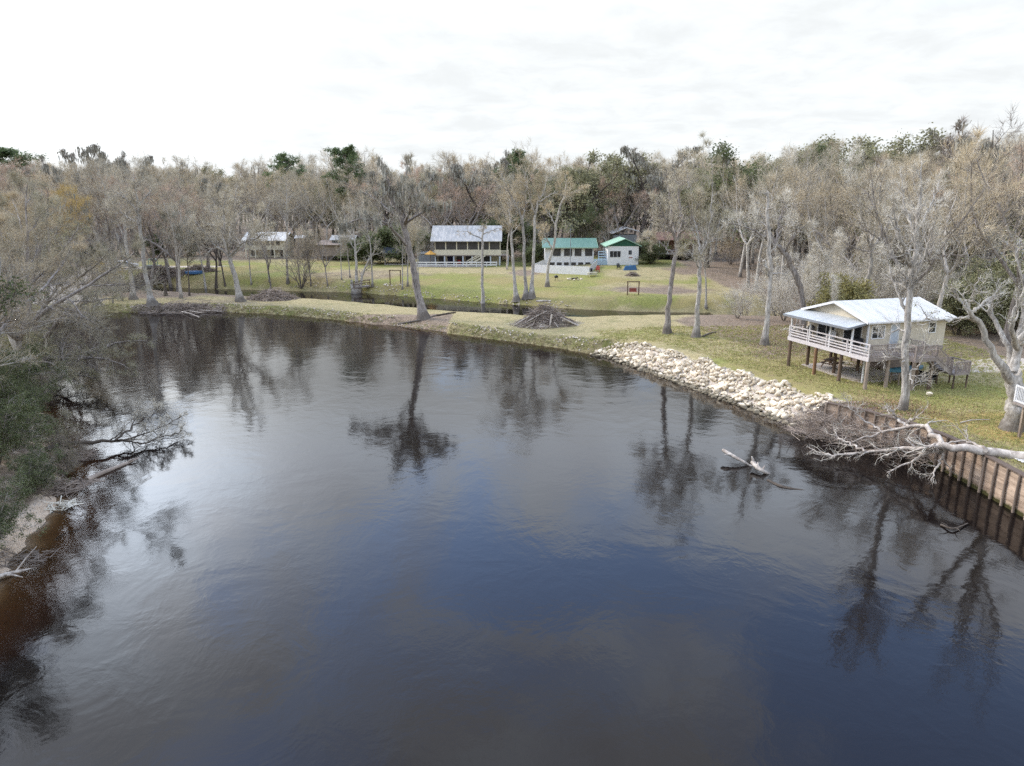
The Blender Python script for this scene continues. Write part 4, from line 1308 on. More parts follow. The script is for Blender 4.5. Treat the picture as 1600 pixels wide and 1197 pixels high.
MB().bar((5.4, -.4, 3.9), (9.9, -.4, 3.4), .1, .14).build('roof_edge', M['white'], bc)
for x in (.3, 2.6, 4.9, 7.2, 9.3):
    for y in (.3, 5.8): MB().box(x - .12, x + .12, y - .12, y + .12, -.2, 1.1).build('stilt', M['piling'], bc)
MB().box(.2, W_ - .2, 3.0, 3.1, 0, 1.1).build('underfloor_shade', M['black'], bc)  # black sheet standing in for the shade beneath the cabin
s2, z0 = house_at('white_shed', 464, 400, 176, 'small shed with white roof half hidden behind branches')
MB().box(0, 2.2, 0, 2.5, 0, 3.6).build('wall', M['brown'], s2)
gable_roof(MB(), -.3, 2.5, -.4, 2.9, 4.6, 5.2, .1).build('roof', M['white'], s2)
MB().box(.05, 2.15, .05, 2.45, 3.6, 4.62).build('loft', M['brown'], s2)
sp2_, z0 = house_at('open_pavilion', 600, 412, 153, 'small open pavilion with dark roof left of the long grey roofed house')
for (x, y) in ((.2, .2), (4.6, .2), (.2, 3.6), (4.6, 3.6)): MB().box(x - .09, x + .09, y - .09, y + .09, -.2, 2.6).build('post', M['rail_grey'], sp2_)
gable_roof(MB(), -.2, 5.0, -.3, 4.1, 2.6, 3.7, .1).build('roof', M['slate'], sp2_)
MB().box(0, 4.8, 0, 3.8, -.3, .1).build('floor_slab', M['concrete'], sp2_)

# ------------------------------------------------------------------ houses half hidden on the right
rb, z0 = house_at('red_brown_house', 1028, 420, 152, 'long red brown house with pale porch posts behind bare trees')
W_ = 11
MB().box(0, W_, 2.2, 9, 1.3, 4.3).build('wall', M['redbrown'], rb)
gable_roof(MB(), -.5, W_ + .5, -.6, 9.6, 4.2, 5.7, .12).build('roof', M['redbrown'], rb)
MB().box(0, W_, 0, 2.2, 1.1, 1.3).build('porch_floor', M['deck_grey'], rb)
for i in range(7): MB().box(i * 1.8, i * 1.8 + .16, .05, .21, 1.3, 4.1).build('porch_post', M['white'], rb)
b = MB(); rails(b, [(0, .1), (W_, .1)], 1.3, .8, (.15, .97), .08, (.05, .08), 1.8, .3); b.build('railing', M['white'], rb)
for (a, c_) in ((1.0, 2.4), (4.2, 5.6), (7.6, 9.0)): opening(rb, 'window', 'y', 2.2, a, c_, 2.3, 3.7, M['glass'], M['white'], 2, 1, .08)
for i in range(5): MB().box(i * 2.6, i * 2.6 + .2, .3, .5, -.3, 1.1).build('stilt', M['piling'], rb)
MB().box(.5, W_ - .5, 2.6, 2.7, -.2, 1.3).build('underfloor_shade', M['black'], rb)  # darkness below the raised floor, built as a black sheet
sg_, z0 = house_at('slate_gabled_house', 1372, 400, 120, 'tall house with dark slate gable glimpsed through bare trees')
MB().box(0, 4.6, 0, 7, 0, 5.6).build('wall', M['brown'], sg_)
MB().prism([(-.1, 5.62), (4.7, 5.62), (2.9, 8.3)], 1, .02, 7).build('gable', M['slate'], sg_)
c = [(-.5, -.4, 5.45), (2.9, -.4, 8.4), (2.9, 7.4, 8.4), (-.5, 7.4, 5.45)]
b = MB().hexa(c + [(x, y, z + .12) for x, y, z in c])
c = [(2.9, -.4, 8.4), (4.9, -.4, 5.5), (4.9, 7.4, 5.5), (2.9, 7.4, 8.4)]
b.hexa(c + [(x, y, z + .12) for x, y, z in c]).build('roof', M['slate'], sg_)
MB().box(-.5, 4.9, -.3, -.1, 5.2, 5.4).build('balcony_beam', M['white'], sg_)
opening(sg_, 'window', 'y', 0, .8, 2.0, 2.8, 4.6, M['glass'], M['grey'], 1, 2, .08)
opening(sg_, 'window', 'y', 0, 2.7, 3.9, 2.8, 4.6, M['glass'], M['grey'], 1, 2, .08)
rg, z0 = house_at('pale_roofed_house', 1543, 420, 108, 'house with pale grey roof half hidden among trees at the right edge')
MB().box(0, 10, 1.0, 8, 0, 6.2).build('wall', M['brown'], rg)
gable_roof(MB(), -.6, 10.6, -.6, 8.6, 6.2, 9.3, .14).build('roof', M['roof_grey'], rg)
MB().bar((-.6, -.62, 6.16), (4.0, -.62, 6.16), .1, .3).build('fascia', M['white'], rg)
opening(rg, 'window', 'y', 1.0, .8, 2.2, 4.0, 5.6, M['glass'], M['white'], 2, 1, .08)
# ------------------------------------------------------------------ seawall of planks
def wall_pts(step):
    poly = [np.array(p, float) for p in WALL if p[1] >= 20]
    poly = [np.array([26.9, 18.0])] + poly[1:]
    out = []
    for a, b_ in zip(poly[:-1], poly[1:]):
        n = max(1, int(round(np.linalg.norm(b_ - a) / step)))
        for i in range(n): out.append(a + (b_ - a) * i / n)
    out.append(poly[-1])
    return np.array(out)
sw = empty('seawall', (26.9, 30, 0), 0, 'timber plank seawall with dark upright posts along the right bank', 'wall')
sw_o = np.array([26.9, 30.0])
wp = wall_pts(.85)
topz = np.array([ground_at(x + .6, y + .3) for x, y in wp]) + .06
topz = np.convolve(np.pad(topz, 3, 'edge'), np.ones(7) / 7, 'valid')
b = MB(); cb = MB()
for i in range(len(wp) - 1):
    a, c_ = wp[i] - sw_o, wp[i + 1] - sw_o
    d_ = (c_ - a) / np.linalg.norm(c_ - a); n_ = np.array([-d_[1], d_[0]])   # towards the river
    nb = 9
    for k in range(nb):
        f0, f1 = k / nb, (k + .965) / nb
        j = random.uniform(-.012, .012)
        o0, o1 = n_ * (.0 + j), n_ * (-.09 + j)
        za0, za1 = -.9 + (topz[i] + .9) * f0, -.9 + (topz[i] + .9) * f1
        zb0, zb1 = -.9 + (topz[i + 1] + .9) * f0, -.9 + (topz[i + 1] + .9) * f1
        A = a + d_ * .004; B = c_ - d_ * .004
        q = [A + o0, B + o0, B + o1, A + o1]
        b.hexa([(*q[0], za0), (*q[1], zb0), (*q[2], zb0), (*q[3], za0), (*q[0], za1), (*q[1], zb1), (*q[2], zb1), (*q[3], za1)])
    q = [a + n_ * .1, c_ + n_ * .1, c_ - n_ * .3, a - n_ * .3]
    z0_, z1_ = topz[i] + .003, topz[i + 1] + .003
    cb.hexa([(*q[0], z0_), (*q[1], z1_), (*q[2], z1_), (*q[3], z0_), (*q[0], z0_ + .07), (*q[1], z1_ + .07), (*q[2], z1_ + .07), (*q[3], z0_ + .07)])
b.build('plank_face', m_wallwood, sw)
cb.build('cap_board', m_cap, sw)
for i in range(0, len(wp)):
    if wp[i][1] < 26: continue
    a = wp[i] - sw_o
    d_ = wp[min(i + 1, len(wp) - 1)] - wp[max(i - 1, 0)]; d_ /= np.linalg.norm(d_); n_ = np.array([-d_[1], d_[0]])
    p = a + n_ * .1
    MB().tube([(*(p + n_ * .02), -1.0), (*p, .8), (*(p - n_ * .02), topz[i] + random.uniform(-.02, .06))], [.085, .078, .07], 8).build('post', m_wallpost, sw)
bw = empty('slatted_walkway', (28.0, 36.3, ground_at(28.2, 36.3)), R(5), 'pale slatted walkway section lying behind the seawall at the right edge', 'walkway')
b = MB()
for i in range(9): b.box(0, 1.6, -1 + i * .22, -.85 + i * .22, .1, .14)
b.build('slats', M['white'], bw)
MB().box(.1, .2, -1, .95, 0, .1).box(1.4, 1.5, -1, .95, 0, .1).build('bearers', M['piling_pale'], bw)

# ------------------------------------------------------------------ riprap of limestone boulders
def rock_mesh(seed, n=2):
    rg_ = np.random.default_rng(seed)
    import bmesh
    bm = bmesh.new(); bmesh.ops.create_icosphere(bm, subdivisions=n, radius=1)
    V = np.array([v.co[:] for v in bm.verts]); F = np.array([[v.index for v in f.verts] for f in bm.faces]); bm.free()
    for _ in range(11):                                    # broken faces
        d = unit(rg_.normal(size=3)); c = rg_.uniform(.42, .85)
        k = V @ d - c
        V = V - np.maximum(k, 0)[:, None] * d
    V *= np.array([1, rg_.uniform(.7, .95), rg_.uniform(.6, .85)])
    V += rg_.normal(0, .02, V.shape)
    return V, F
rocks = []
RM = []
for i in range(9):
    V, F = rock_mesh(i + 3)
    RM.append((V, F))
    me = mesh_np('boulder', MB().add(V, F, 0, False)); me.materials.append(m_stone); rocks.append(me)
sh_line = [(22.2, 48.9)] + RBANK + [(8.6, 75.2)]
def along(line, t):
    P = np.array(line, float); L = np.r_[0, np.cumsum(np.linalg.norm(np.diff(P, axis=0), axis=1))]
    s = t * L[-1]; i = min(int(np.searchsorted(L, s, 'right')) - 1, len(P) - 2)
    f = (s - L[i]) / (L[i + 1] - L[i]); d = P[i + 1] - P[i]; d = d / np.linalg.norm(d)
    return P[i] + (P[i + 1] - P[i]) * f, np.array([d[1], -d[0]])     # point and the landward normal
cand = []
spots = []
for _ in range(14000):
    t = random.random(); off = random.uniform(-.25, 2.8)
    lim = 2.6 * min(1, .35 + (1 - t) * 6) * 1
    if off > lim + .3 * math.sin(t * 40): continue
    p, n_ = along(sh_line, t)
    q = p + n_ * off
    r = random.uniform(.17, .38) * (1.1 if off < 1.6 else .95)
    if all((q[0] - a) ** 2 + (q[1] - c_) ** 2 > (.5 * (r + rr)) ** 2 for a, c_, rr in spots):
        spots.append((q[0], q[1], r)); cand.append((r / math.hypot(q[0], q[1]), q[0], q[1], r, off))
cand.sort(reverse=True)
def boulder_place(off):
    return 'by the waterline' if off < .7 else ('along the grassy top' if off > 1.9 else 'on the slope')
for i, (k_, x, y, r, off) in enumerate(cand[:300]):
    o = bpy.data.objects.new('boulder', rocks[i % 9]); COL.objects.link(o)
    o.location = (x, y, max(ground_at(x, y), -.12) + r * random.uniform(.12, .42))
    o.rotation_euler = (random.uniform(-.5, .5), random.uniform(-.5, .5), random.uniform(0, 6.28))
    s = r * random.uniform(.95, 1.15); o.scale = (s * random.uniform(.95, 1.25), s, s * random.uniform(.85, 1.1))
    w_ = boulder_place(off)
    tag(o, 'pale broken limestone boulder in the bank below the stilt house, ' + w_, 'boulder', 'limestone boulders ' + w_)
b = MB()
def rot_rand(V):
    q = np.linalg.qr(RNG.normal(size=(3, 3)))[0]
    return V @ q
rest = cand[300:]
for (k_, x, y, r, off) in rest:
    V, F = RM[random.randrange(9)]
    b.add(rot_rand(V) * r * 1.05 + np.array([x, y, max(ground_at(x, y), -.12) + r * random.uniform(.1, .4)]), F)
for _ in range(500):
    p, n_ = along(sh_line, random.random()); q = p + n_ * random.uniform(-.2, 2.6); r = random.uniform(.06, .14)
    V, F = RM[random.randrange(9)]
    b.add(rot_rand(V) * r + np.array([q[0], q[1], ground_at(q[0], q[1]) + r * .3]), F)
b.build('limestone_rubble', m_stone, None, 'smaller pale limestone pieces filling the bank between the boulders', 'rubble', kind='stuff')
# stray stones on the spit's bank and round the creek
b = MB()
for _ in range(950):
    t = random.random(); p, n_ = along(RBANK[-1:] + NBANK[:12], t)
    off = random.gauss(1.5, .5)
    if math.sin(t * 37) + math.sin(t * 91) < -.6: continue
    q = p + n_ * off; r = random.uniform(.05, .17)
    V, F = RM[random.randrange(9)]
    b.add(rot_rand(V) * r + np.array([q[0], q[1], ground_at(q[0], q[1]) + r * .25]), F)
for _ in range(260):
    p, n_ = along([(a, c_) for a, c_ in SFAR[4:9]], random.random()); q = p + np.array([0, 1]) * random.uniform(.8, 2.2); r = random.uniform(.07, .2)
    V, F = RM[random.randrange(9)]
    b.add(rot_rand(V) * r + np.array([q[0], q[1], ground_at(q[0], q[1]) + r * .2]), F)
b.build('bank_rubble', m_stone2, None, 'scattered pale stones along the grassy bank of the spit', 'stones', kind='stuff')

# ------------------------------------------------------------------ rough grass along the banks
def tufts(n, fn, hmin, hmax, w_=.02):
    out = MB()
    P = np.array([fn() for _ in range(n)])
    z = height(P[:, 0], P[:, 1])
    ok = (z > .02); P, z = P[ok], z[ok]
    k = 9
    c = np.repeat(np.c_[P, z], k, 0) + RNG.normal(size=(len(P) * k, 3)) * np.array([.1, .1, .0])
    L = RNG.uniform(hmin, hmax, (len(c), 1))
    e = c + np.c_[RNG.normal(0, .35, (len(c), 2)), np.ones(len(c))] * L
    V, F = spikes(c, e, np.full(len(c), w_))
    out.add(V, F)
    return out
m_tuft = simple('bank_grass', (.42, .385, .165), (.27, .275, .09), .35, .9, island=.35, spec=.1)
m_tuft2 = simple('bank_sedge', (.34, .28, .14), (.22, .175, .085), .3, .9, island=.35, spec=.1)
def on_bank(lo, hi, line):
    def f():
        p, n_ = along(line, random.random()); return p + n_ * random.uniform(lo, hi)
    return f
NB_ = RBANK[-1:] + NBANK[:17]
tufts(4200, on_bank(-.1, 2.2, NB_), .08, .28).build('bank_grass', m_tuft, None, 'rough green and straw grass on the river face of the spit', 'grass', kind='stuff')
tufts(2600, on_bank(.0, 1.2, NB_), .1, .36).build('bank_sedge', m_tuft2, None, 'dry brown sedge fringe at the waterline of the spit', 'sedge', kind='stuff')
def on_lawn():
    while True:
        x, y = random.uniform(12, 46), random.uniform(38, 80)
        if ground_at(x, y) > 1.2: return (x, y)
def lawn_pts(n):
    X = RNG.uniform(10, 46, n * 3); Y = RNG.uniform(36, 82, n * 3)
    d = sdist(X, Y, RIVER); ok = (d > .5) & ~((d < 4.0) & (Y > 49) & (Y < 75)); return np.c_[X, Y][ok][:n]
_lp = lawn_pts(14000); _it = iter(_lp)
tufts(len(_lp), lambda: next(_it), .05, .16, .016).build('lawn_grass', m_tuft, None, 'short lawn grass round the stilt house', 'grass', kind='stuff')

# fallen leaves on the right lawn
P_ = np.concatenate([lawn_pts(5000), np.c_[RNG.normal(30, 5, 5000), RNG.normal(71, 6, 5000)], np.c_[RNG.normal(26, 2.2, 2500), RNG.normal(47.6, 1.6, 2500)]])
P_ = P_[sdist(P_[:, 0], P_[:, 1], RIVER) > .6]
b = MB(); leaves_at(b, np.c_[P_, height(P_[:, 0], P_[:, 1]) + .05], 2, np.array([.25, .25, .012])[None, :] * np.ones((1, 1)), .05, 0)
m_litter = simple('dead_leaves', (.36, .235, .15), (.20, .125, .08), .6, .9, island=.4, spec=.1)
b.build('fallen_leaves', m_litter, None, 'scattered brown fallen leaves on the lawn round the stilt house', 'leaves', kind='stuff')

# ------------------------------------------------------------------ piles, logs and drift wood
def stick_heap(cx, cy, rx, ry, hh, n, rmin, rmax, lmin, lmax, rot=0.0, up=.15):
    """crossing sticks heaped into a mound"""
    mb = MB()
    S, E = [], []
    a = RNG.uniform(0, 6.28, n); q = RNG.uniform(0, 1, n) ** .62
    x, y = np.cos(a) * q * rx, np.sin(a) * q * ry
    z = hh * np.maximum(1 - q, 0) ** 1.1 * RNG.uniform(.2, 1.0, n) + .05
    th = RNG.uniform(0, 6.28, n); L = RNG.uniform(lmin, lmax, n)
    # sticks tend to slope down and out
    dz = RNG.normal(0, .22, n) - up * q * 1.5 * np.sign(np.cos(th - a))
    D = unit(np.c_[np.cos(th), np.sin(th), dz])
    C = np.c_[x, y, z]
    S, E = C - D * L[:, None] / 2, C + D * L[:, None] / 2
    c, s = math.cos(rot), math.sin(rot)
    RM_ = np.array([[c, s, 0], [-s, c, 0], [0, 0, 1]])
    S, E = S @ RM_, E @ RM_
    Mid = (S + E) / 2 + RNG.normal(0, .10, S.shape) * L[:, None]
    P = np.stack([S, Mid, E], 1) + np.array([0, 0, 0])
    gz = height(P[:, :, 0] + cx, P[:, :, 1] + cy) - ground_at(cx, cy)
    P[:, :, 2] = np.maximum(P[:, :, 2] + gz * .6, np.maximum(gz, -ground_at(cx, cy)) + .01)
    Rr = RNG.uniform(rmin, rmax, n)[:, None] * np.array([1, .8, .45])
    V, F = tubes(P, Rr, 4)
    mb.add(V, F)
    return mb
def heap(name, u, v, rx, ry, hh, n, label, mat, rr=(.012, .05), ll=(.8, 2.6), rot=0.0, loc=None, cat='brush pile'):
    p = loc or gp(u, v)
    e = empty(name, (p[0], p[1], ground_at(p[0], p[1])), 0, label, cat)
    stick_heap(p[0], p[1], rx, ry, hh, n, rr[0], rr[1], ll[0], ll[1], rot).build('sticks', mat, e)
    return e
def log(name, pts, rad, mat, label, cat='log', forks=(), parent=None):
    """a log through world points with side stubs"""
    pts = np.array(pts, float); o_ = pts[0].copy()
    q = spline(np.c_[pts - o_, np.linspace(rad, rad * .55, len(pts))], 14)
    b = MB(); V, F = tubes(q[None, :, :3], q[None, :, 3] * (1 + .1 * RNG.normal(size=(1, 15))), 8); b.add(V, F, 0, True)
    b.add(V[:8], [list(range(8))[::-1]]); b.add(V[-8:], [list(range(8))])
    for (i, d_, L) in forks:
        d_ = unit(np.array(d_, float)); s_ = q[i, :3]
        b.tube([s_, s_ + d_ * L * .5 + np.array([0, 0, .05]), s_ + d_ * L], [q[i, 3] * .6, q[i, 3] * .45, q[i, 3] * .2], 6)
    if parent:
        return b.build(name, mat, parent)
    o = b.build(name, mat, None, label, cat); o.location = o_
    return o
def zg(u, v, dz=.1):
    p = gp(u, v); return (p[0], p[1], p[2] + dz)

bp_ = heap('brush_pile', 852, 508, 3.4, 2.2, 3.0, 1700, 'large pointed brush pile of cut branches on the grassy spit', m_tw_brown, (.012, .045), (.9, 3.0))
bx_, by_, bz_ = bp_.location
stick_heap(bx_, by_, 4.3, 2.5, 1.5, 500, .01, .03, 1.0, 2.4).build('fringe_sticks', m_tw_grey, bp_)
for (dx0, dy0, dz0, dx1, dy1, dz1, r_) in ((2.0, -1.9, .9, 4.3, -1.5, .12, .13), (1.8, -2.1, 1.3, 4.1, -1.9, .1, .1), (-2.6, -1.6, .5, .1, -1.4, 2.0, .06), (.7, -2.1, 1.7, .45, -2.4, .3, .12), (-.9, -2.3, .12, .6, -2.4, .15, .17), (-1.6, -2.1, .4, -2.4, -2.4, .05, .08), (1.0, -2.0, .7, 1.5, -2.5, .05, .08), (-3.9, -.9, .1, -1.9, -.9, 1.3, .08)):
    MB().tube([(dx0, dy0, dz0), ((dx0 + dx1) / 2, (dy0 + dy1) / 2, (dz0 + dz1) / 2 + .06), (dx1, dy1, dz1)], [r_, r_ * .9, r_ * .7], 7).build('branch', m_white, bp_)
pk = MB().tube([(-.9, 0, 0), (0, 0, .02), (.95, .05, 0)], [.12, .13, .11], 8).build('log', m_white, None, 'pale short log lying across the top of the large brush pile', 'log')
pk.location = (bx_ - .3, by_ - .2, bz_ + 3.05)
heap('brush_pile', 427, 467, 3.6, 2.0, 1.7, 900, 'dark low brush pile by the white trunked tree at the left end of the spit', m_tw_brown, (.015, .06), (1.0, 3.2))
heap('brush_heap', 250, 431, 6.2, 2.0, 2.0, 1300, 'long dark heap of brush beside the sandy lane', m_tw_dark, (.015, .07), (.8, 2.6), 0.05)
heap('brush_heap', 312, 424, 3.4, 1.5, 1.4, 500, 'smaller brown heap of brush at the right of the long dark heap', m_tw_brown, (.015, .06), (.8, 2.4))
dj = heap('driftwood_jam', 280, 487, 7.0, 1.6, 1.1, 650, 'jam of driftwood and logs at the waterline of the left point', m_tw_brown, (.015, .06), (.9, 3.0), 0.0)
for (a, c_, r_) in (((225, 491), (300, 484), .13), ((298, 478), (310, 466), .15), ((300, 484), (322, 474), .12), ((235, 476), (262, 484), .11), ((262, 489), (330, 489), .1), ((305, 484), (340, 486), .09)):
    A = at_z(*a, .25); B = at_z(*c_, .45 if c_[1] > 480 else .9)
    o_ = np.array(dj.location)
    log('log', [A - o_, (A + B) / 2 - o_ + np.array([0, 0, .15]), B - o_], r_, m_white, None, parent=dj)
heap('dead_brush', 182, 455, 3.4, 1.6, 1.3, 420, 'dark tangle of dead brush below the sandy landing', m_tw_dark, (.015, .05), (.8, 2.4))
heap('stick_scatter', 1265, 515, 3.0, 1.2, .25, 120, 'few bleached sticks strewn on the brown leaf litter', m_tw_white, (.015, .05), (.6, 2.2))
heap('dead_brush', 988, 431, 1.2, .8, .9, 260, 'small brown brush clump on the lawn before the white cottage', m_tw_brown, (.01, .03), (.5, 1.4))
heap('dead_brush', 1292, 676, 2.9, 1.5, .55, 420, 'mass of dead brown branches where the boulders meet the seawall', m_tw_brown, (.008, .03), (.9, 2.8), -.7)
log('fallen_log', [zg(622, 508, .12), zg(655, 502, .15), zg(682, 494, .14)], .16, m_grey, 'grey log lying at the foot of the leaning cypress')
log('fallen_log', [zg(683, 494, .1), zg(700, 491, .12), zg(712, 489, .1)], .14, m_dark, 'short dark log right of the leaning cypress')
log('fallen_log', [zg(1098, 527, .1), zg(1108, 523, .14), zg(1119, 520, .1)], .11, m_grey, 'short grey log by the pale trunk on the right lawn')
log('fallen_branch', [zg(1500, 662, .06), zg(1520, 659, .12), zg(1545, 658, .1)], .05, m_white, 'thin bleached branch on the straw coloured grass')
log('driftwood_branch', [at_z(1129, 703, .62), at_z(1146, 713, .42), at_z(1159, 720, .25), at_z(1178, 731, -.1)], .13, m_white, 'bleached driftwood branch rising out of the river', forks=((4, (-.6, -.1, .1), .5),))
log('driftwood_snag', [at_z(1176, 722, .42), at_z(1183, 730, .30), at_z(1192, 736, .18), at_z(1202, 741, -.05)], .17, m_white, 'knobbly pale snag with upright stubs breaking the water', forks=((1, (-.3, .1, 1), .45), (5, (.2, .5, .8), .35), (9, (.5, .4, .8), .35)))
log('floating_branch', [at_z(1470, 820, .04), at_z(1490, 826, .12), at_z(1512, 818, .05)], .06, m_dark, 'dark crooked branch floating near the seawall', forks=((5, (-.8, .6, .5), .5), (8, (-.2, -1, .2), .5)))
log('floating_log', [at_z(1200, 752, -.06), at_z(1225, 762, -.02), at_z(1262, 768, -.08)], .14, m_dark, 'dark waterlogged trunk just breaking the surface near the snag')
p = gp(259, 462)
log('burnt_stump', [(p[0], p[1], p[2] - .2), (p[0] + .05, p[1], p[2] + 1.0), (p[0], p[1], p[2] + 2.0)], .32, m_dark, 'charred upright stump on the left point', 'stump', forks=((11, (-.8, 0, .8), .8), (10, (.8, .1, .9), .9)))

# the big bleached tree fallen over the seawall
def px(u, v, z, r): return (*at_z(u, v, z), r)
def fallen_tree():
    o_ = np.array([26.9, 40.0, 0])
    def rel(l): return [(a[0] - o_[0], a[1] - o_[1], a[2] - o_[2], a[3]) for a in l]
    limbs = [
        (rel([px(1670, 735, 2.3, .34), px(1600, 714, 2.3, .3), px(1545, 706, 2.35, .26), px(1490, 699, 2.4, .22), px(1470, 697, 2.35, .2), px(1425, 699, 1.7, .13), px(1372, 705, 1.0, .09), px(1322, 709, .5, .04)]), .52, 10),
        (rel([px(1478, 697, 2.4, .17), px(1457, 678, 2.7, .15), px(1444, 666, 2.9, .13), px(1418, 667, 2.5, .1), px(1380, 675, 1.8, .07), px(1335, 690, 1.1, .035)]), .35, 8),
        (rel([px(1480, 700, 2.3, .12), px(1452, 706, 1.7, .09), px(1425, 722, .9, .06), px(1385, 737, .35, .03)]), .2, 8),
        (rel([px(1476, 701, 2.2, .1), px(1470, 718, 1.3, .07), px(1462, 735, .7, .05), px(1455, 752, .3, .025)]), .2, 6),
        (rel([px(1420, 667, 2.5, .1), px(1402, 655, 2.6, .09), px(1396, 645, 3.0, .06), px(1388, 636, 3.4, .03)]), .3, 6),
        (rel([px(1412, 664, 2.5, .08), px(1425, 655, 2.9, .06), px(1436, 653, 3.2, .03)]), .3, 4),
        (rel([px(1380, 676, 1.8, .07), px(1358, 660, 2.2, .05), px(1330, 640, 2.9, .03), px(1322, 618, 3.6, .015)]), .3, 7),
        (rel([px(1350, 705, .9, .07), px(1320, 690, 1.0, .05), px(1290, 675, 1.3, .03)]), .2, 10),
        (rel([px(1340, 707, .7, .07), px(1300, 712, .4, .05), px(1262, 700, .35, .02)]), .15, 10),
        (rel([px(1540, 704, 2.5, .12), px(1520, 692, 2.6, .08), px(1490, 690, 2.5, .05), px(1450, 700, 2.3, .02)]), .3, 5),
    ]
    tk, cr = tree_mesh(r0=.3, limbs=limbs, l1=1.7, shape='cone', ang1=.75, up1=-.03, wob1=.2, n2=6, l2=.55, n3=3, l3=.6, ntw=2, tw=.4, tww=.007, flare=0, up2=-.01)
    e = empty('fallen_tree', tuple(o_), 0, 'big bleached dead tree fallen across the plank seawall into the river', 'tree')
    tk.build('trunk', m_white, e); cr.build('branches', [m_tw_white, m_tw_brown], e)
fallen_tree()
def wall_tangle():
    o_ = np.array([24.4, 45.6, 0.0])
    e = empty('branch_tangle', tuple(o_), 0, 'tangle of dead brown branches draped over the left end of the seawall', 'brush pile')
    n = 460
    t = RNG.uniform(0, 1, n); a = np.array([26.3, 42.4]); c_ = np.array([21.2, 49.2])
    base = a + (c_ - a) * t[:, None]
    nn = np.array([-.80, -.60])                              # out over the water
    off = np.abs(RNG.normal(0, .9, n)) + .1
    top = 2.1 * np.exp(-off * .75) * RNG.uniform(.35, 1.05, n)
    C = np.c_[base + nn * off[:, None], top + .05] - o_
    th = RNG.normal(2.3, .7, n); L = RNG.uniform(.7, 2.6, n)
    D = unit(np.c_[np.cos(th), np.sin(th), RNG.normal(-.15, .4, n)])
    P = np.stack([C - D * L[:, None] / 2, C + RNG.normal(0, .08, C.shape) * L[:, None], C + D * L[:, None] / 2], 1)
    P[:, :, 2] = np.maximum(P[:, :, 2], RNG.uniform(-.05, .1, (n, 1)))
    b = MB(); V, F = tubes(P, RNG.uniform(.007, .026, n)[:, None] * np.array([1, .8, .4]), 4); b.add(V, F)
    S, D2, L2, Q = spawn(P, np.full(P.shape[:2], .02), 3, .2, 1, .6, .25, lambda t_: .5 * np.ones(t_.shape), 1)
    V, F = spikes(S, S + unit(D2) * L2[:, None], np.full(len(S), .006)); b.add(V, F)
    b.build('sticks', m_tw_brown, e)
wall_tangle()
def fallen_left():
    o_ = np.array(at_z(130, 692, .3))
    def rel(l): return [(a[0] - o_[0], a[1] - o_[1], a[2] - o_[2], a[3]) for a in l]
    limbs = [
        (rel([px(72, 702, 1.1, .17), px(100, 696, .9, .15), px(135, 691, .75, .13), px(175, 688, .6, .09), px(215, 681, .6, .06), px(250, 668, .9, .04), px(285, 650, 1.3, .015)]), .45, 16),
        (rel([px(190, 688, .6, .08), px(225, 690, .4, .06), px(262, 682, .35, .04), px(290, 674, .5, .015)]), .1, 14),
        (rel([px(180, 688, .7, .07), px(205, 668, 1.1, .05), px(235, 650, 1.5, .03), px(258, 640, 1.8, .015)]), .2, 12),
    ]
    tk, cr = tree_mesh(r0=.2, limbs=limbs, l1=1.9, shape='cone', ang1=.8, up1=.02, wob1=.2, n2=7, l2=.55, n3=5, l3=.6, ntw=8, tw=.35, tww=.007, flare=0)
    e = empty('toppled_tree', tuple(o_), 0, 'dark toppled tree with lichen grey twigs lying out over the water from the left bank', 'tree')
    tk.build('trunk', m_dark, e); cr.build('crown', [m_dark, m_tw_white, m_olive], e)
fallen_left()
log('sunken_log', [at_z(136, 750, .05), at_z(165, 737, .06), at_z(198, 724, .02), at_z(230, 712, -.15)], .16, m_tw_brown, 'brown log half sunk off the left bank below the toppled tree', forks=((9, (.5, .9, .2), .8),))
log('driftwood_branch', [zg(-20, 915, .25), zg(20, 903, .25), zg(62, 894, .2)], .1, m_white, 'bleached forked branch on the sand bar at the left edge', forks=((8, (.3, .6, .5), 1.3), (5, (.9, -.35, .1), 1.2)))
log('driftwood_root', [zg(88, 845, .1), zg(105, 836, .15), zg(130, 828, .02)], .035, m_dark, 'thin dark root trailing from the sand bar into the water')
heap('root_tangle', 92, 768, 1.9, 1.1, .7, 200, 'dark tangle of roots and dead twigs on the eroded left bank', m_tw_brown, (.01, .035), (.5, 1.9), 1.0)
heap('root_tangle', 112, 720, 1.4, 1.6, .45, 120, 'brown tangle of dead twigs below the toppled tree', m_tw_brown, (.01, .035), (.5, 1.6), .6)
heap('root_tangle', 98, 795, .8, .5, .5, 45, 'pale exposed roots just above the sand bar', m_tw_white, (.015, .05), (.4, 1.2), 1.0)
heap('root_tangle', 30, 880, 1.6, .8, .3, 70, 'low dark twigs along the sand bar at the left edge', m_tw_dark, (.01, .03), (.4, 1.4), .3)

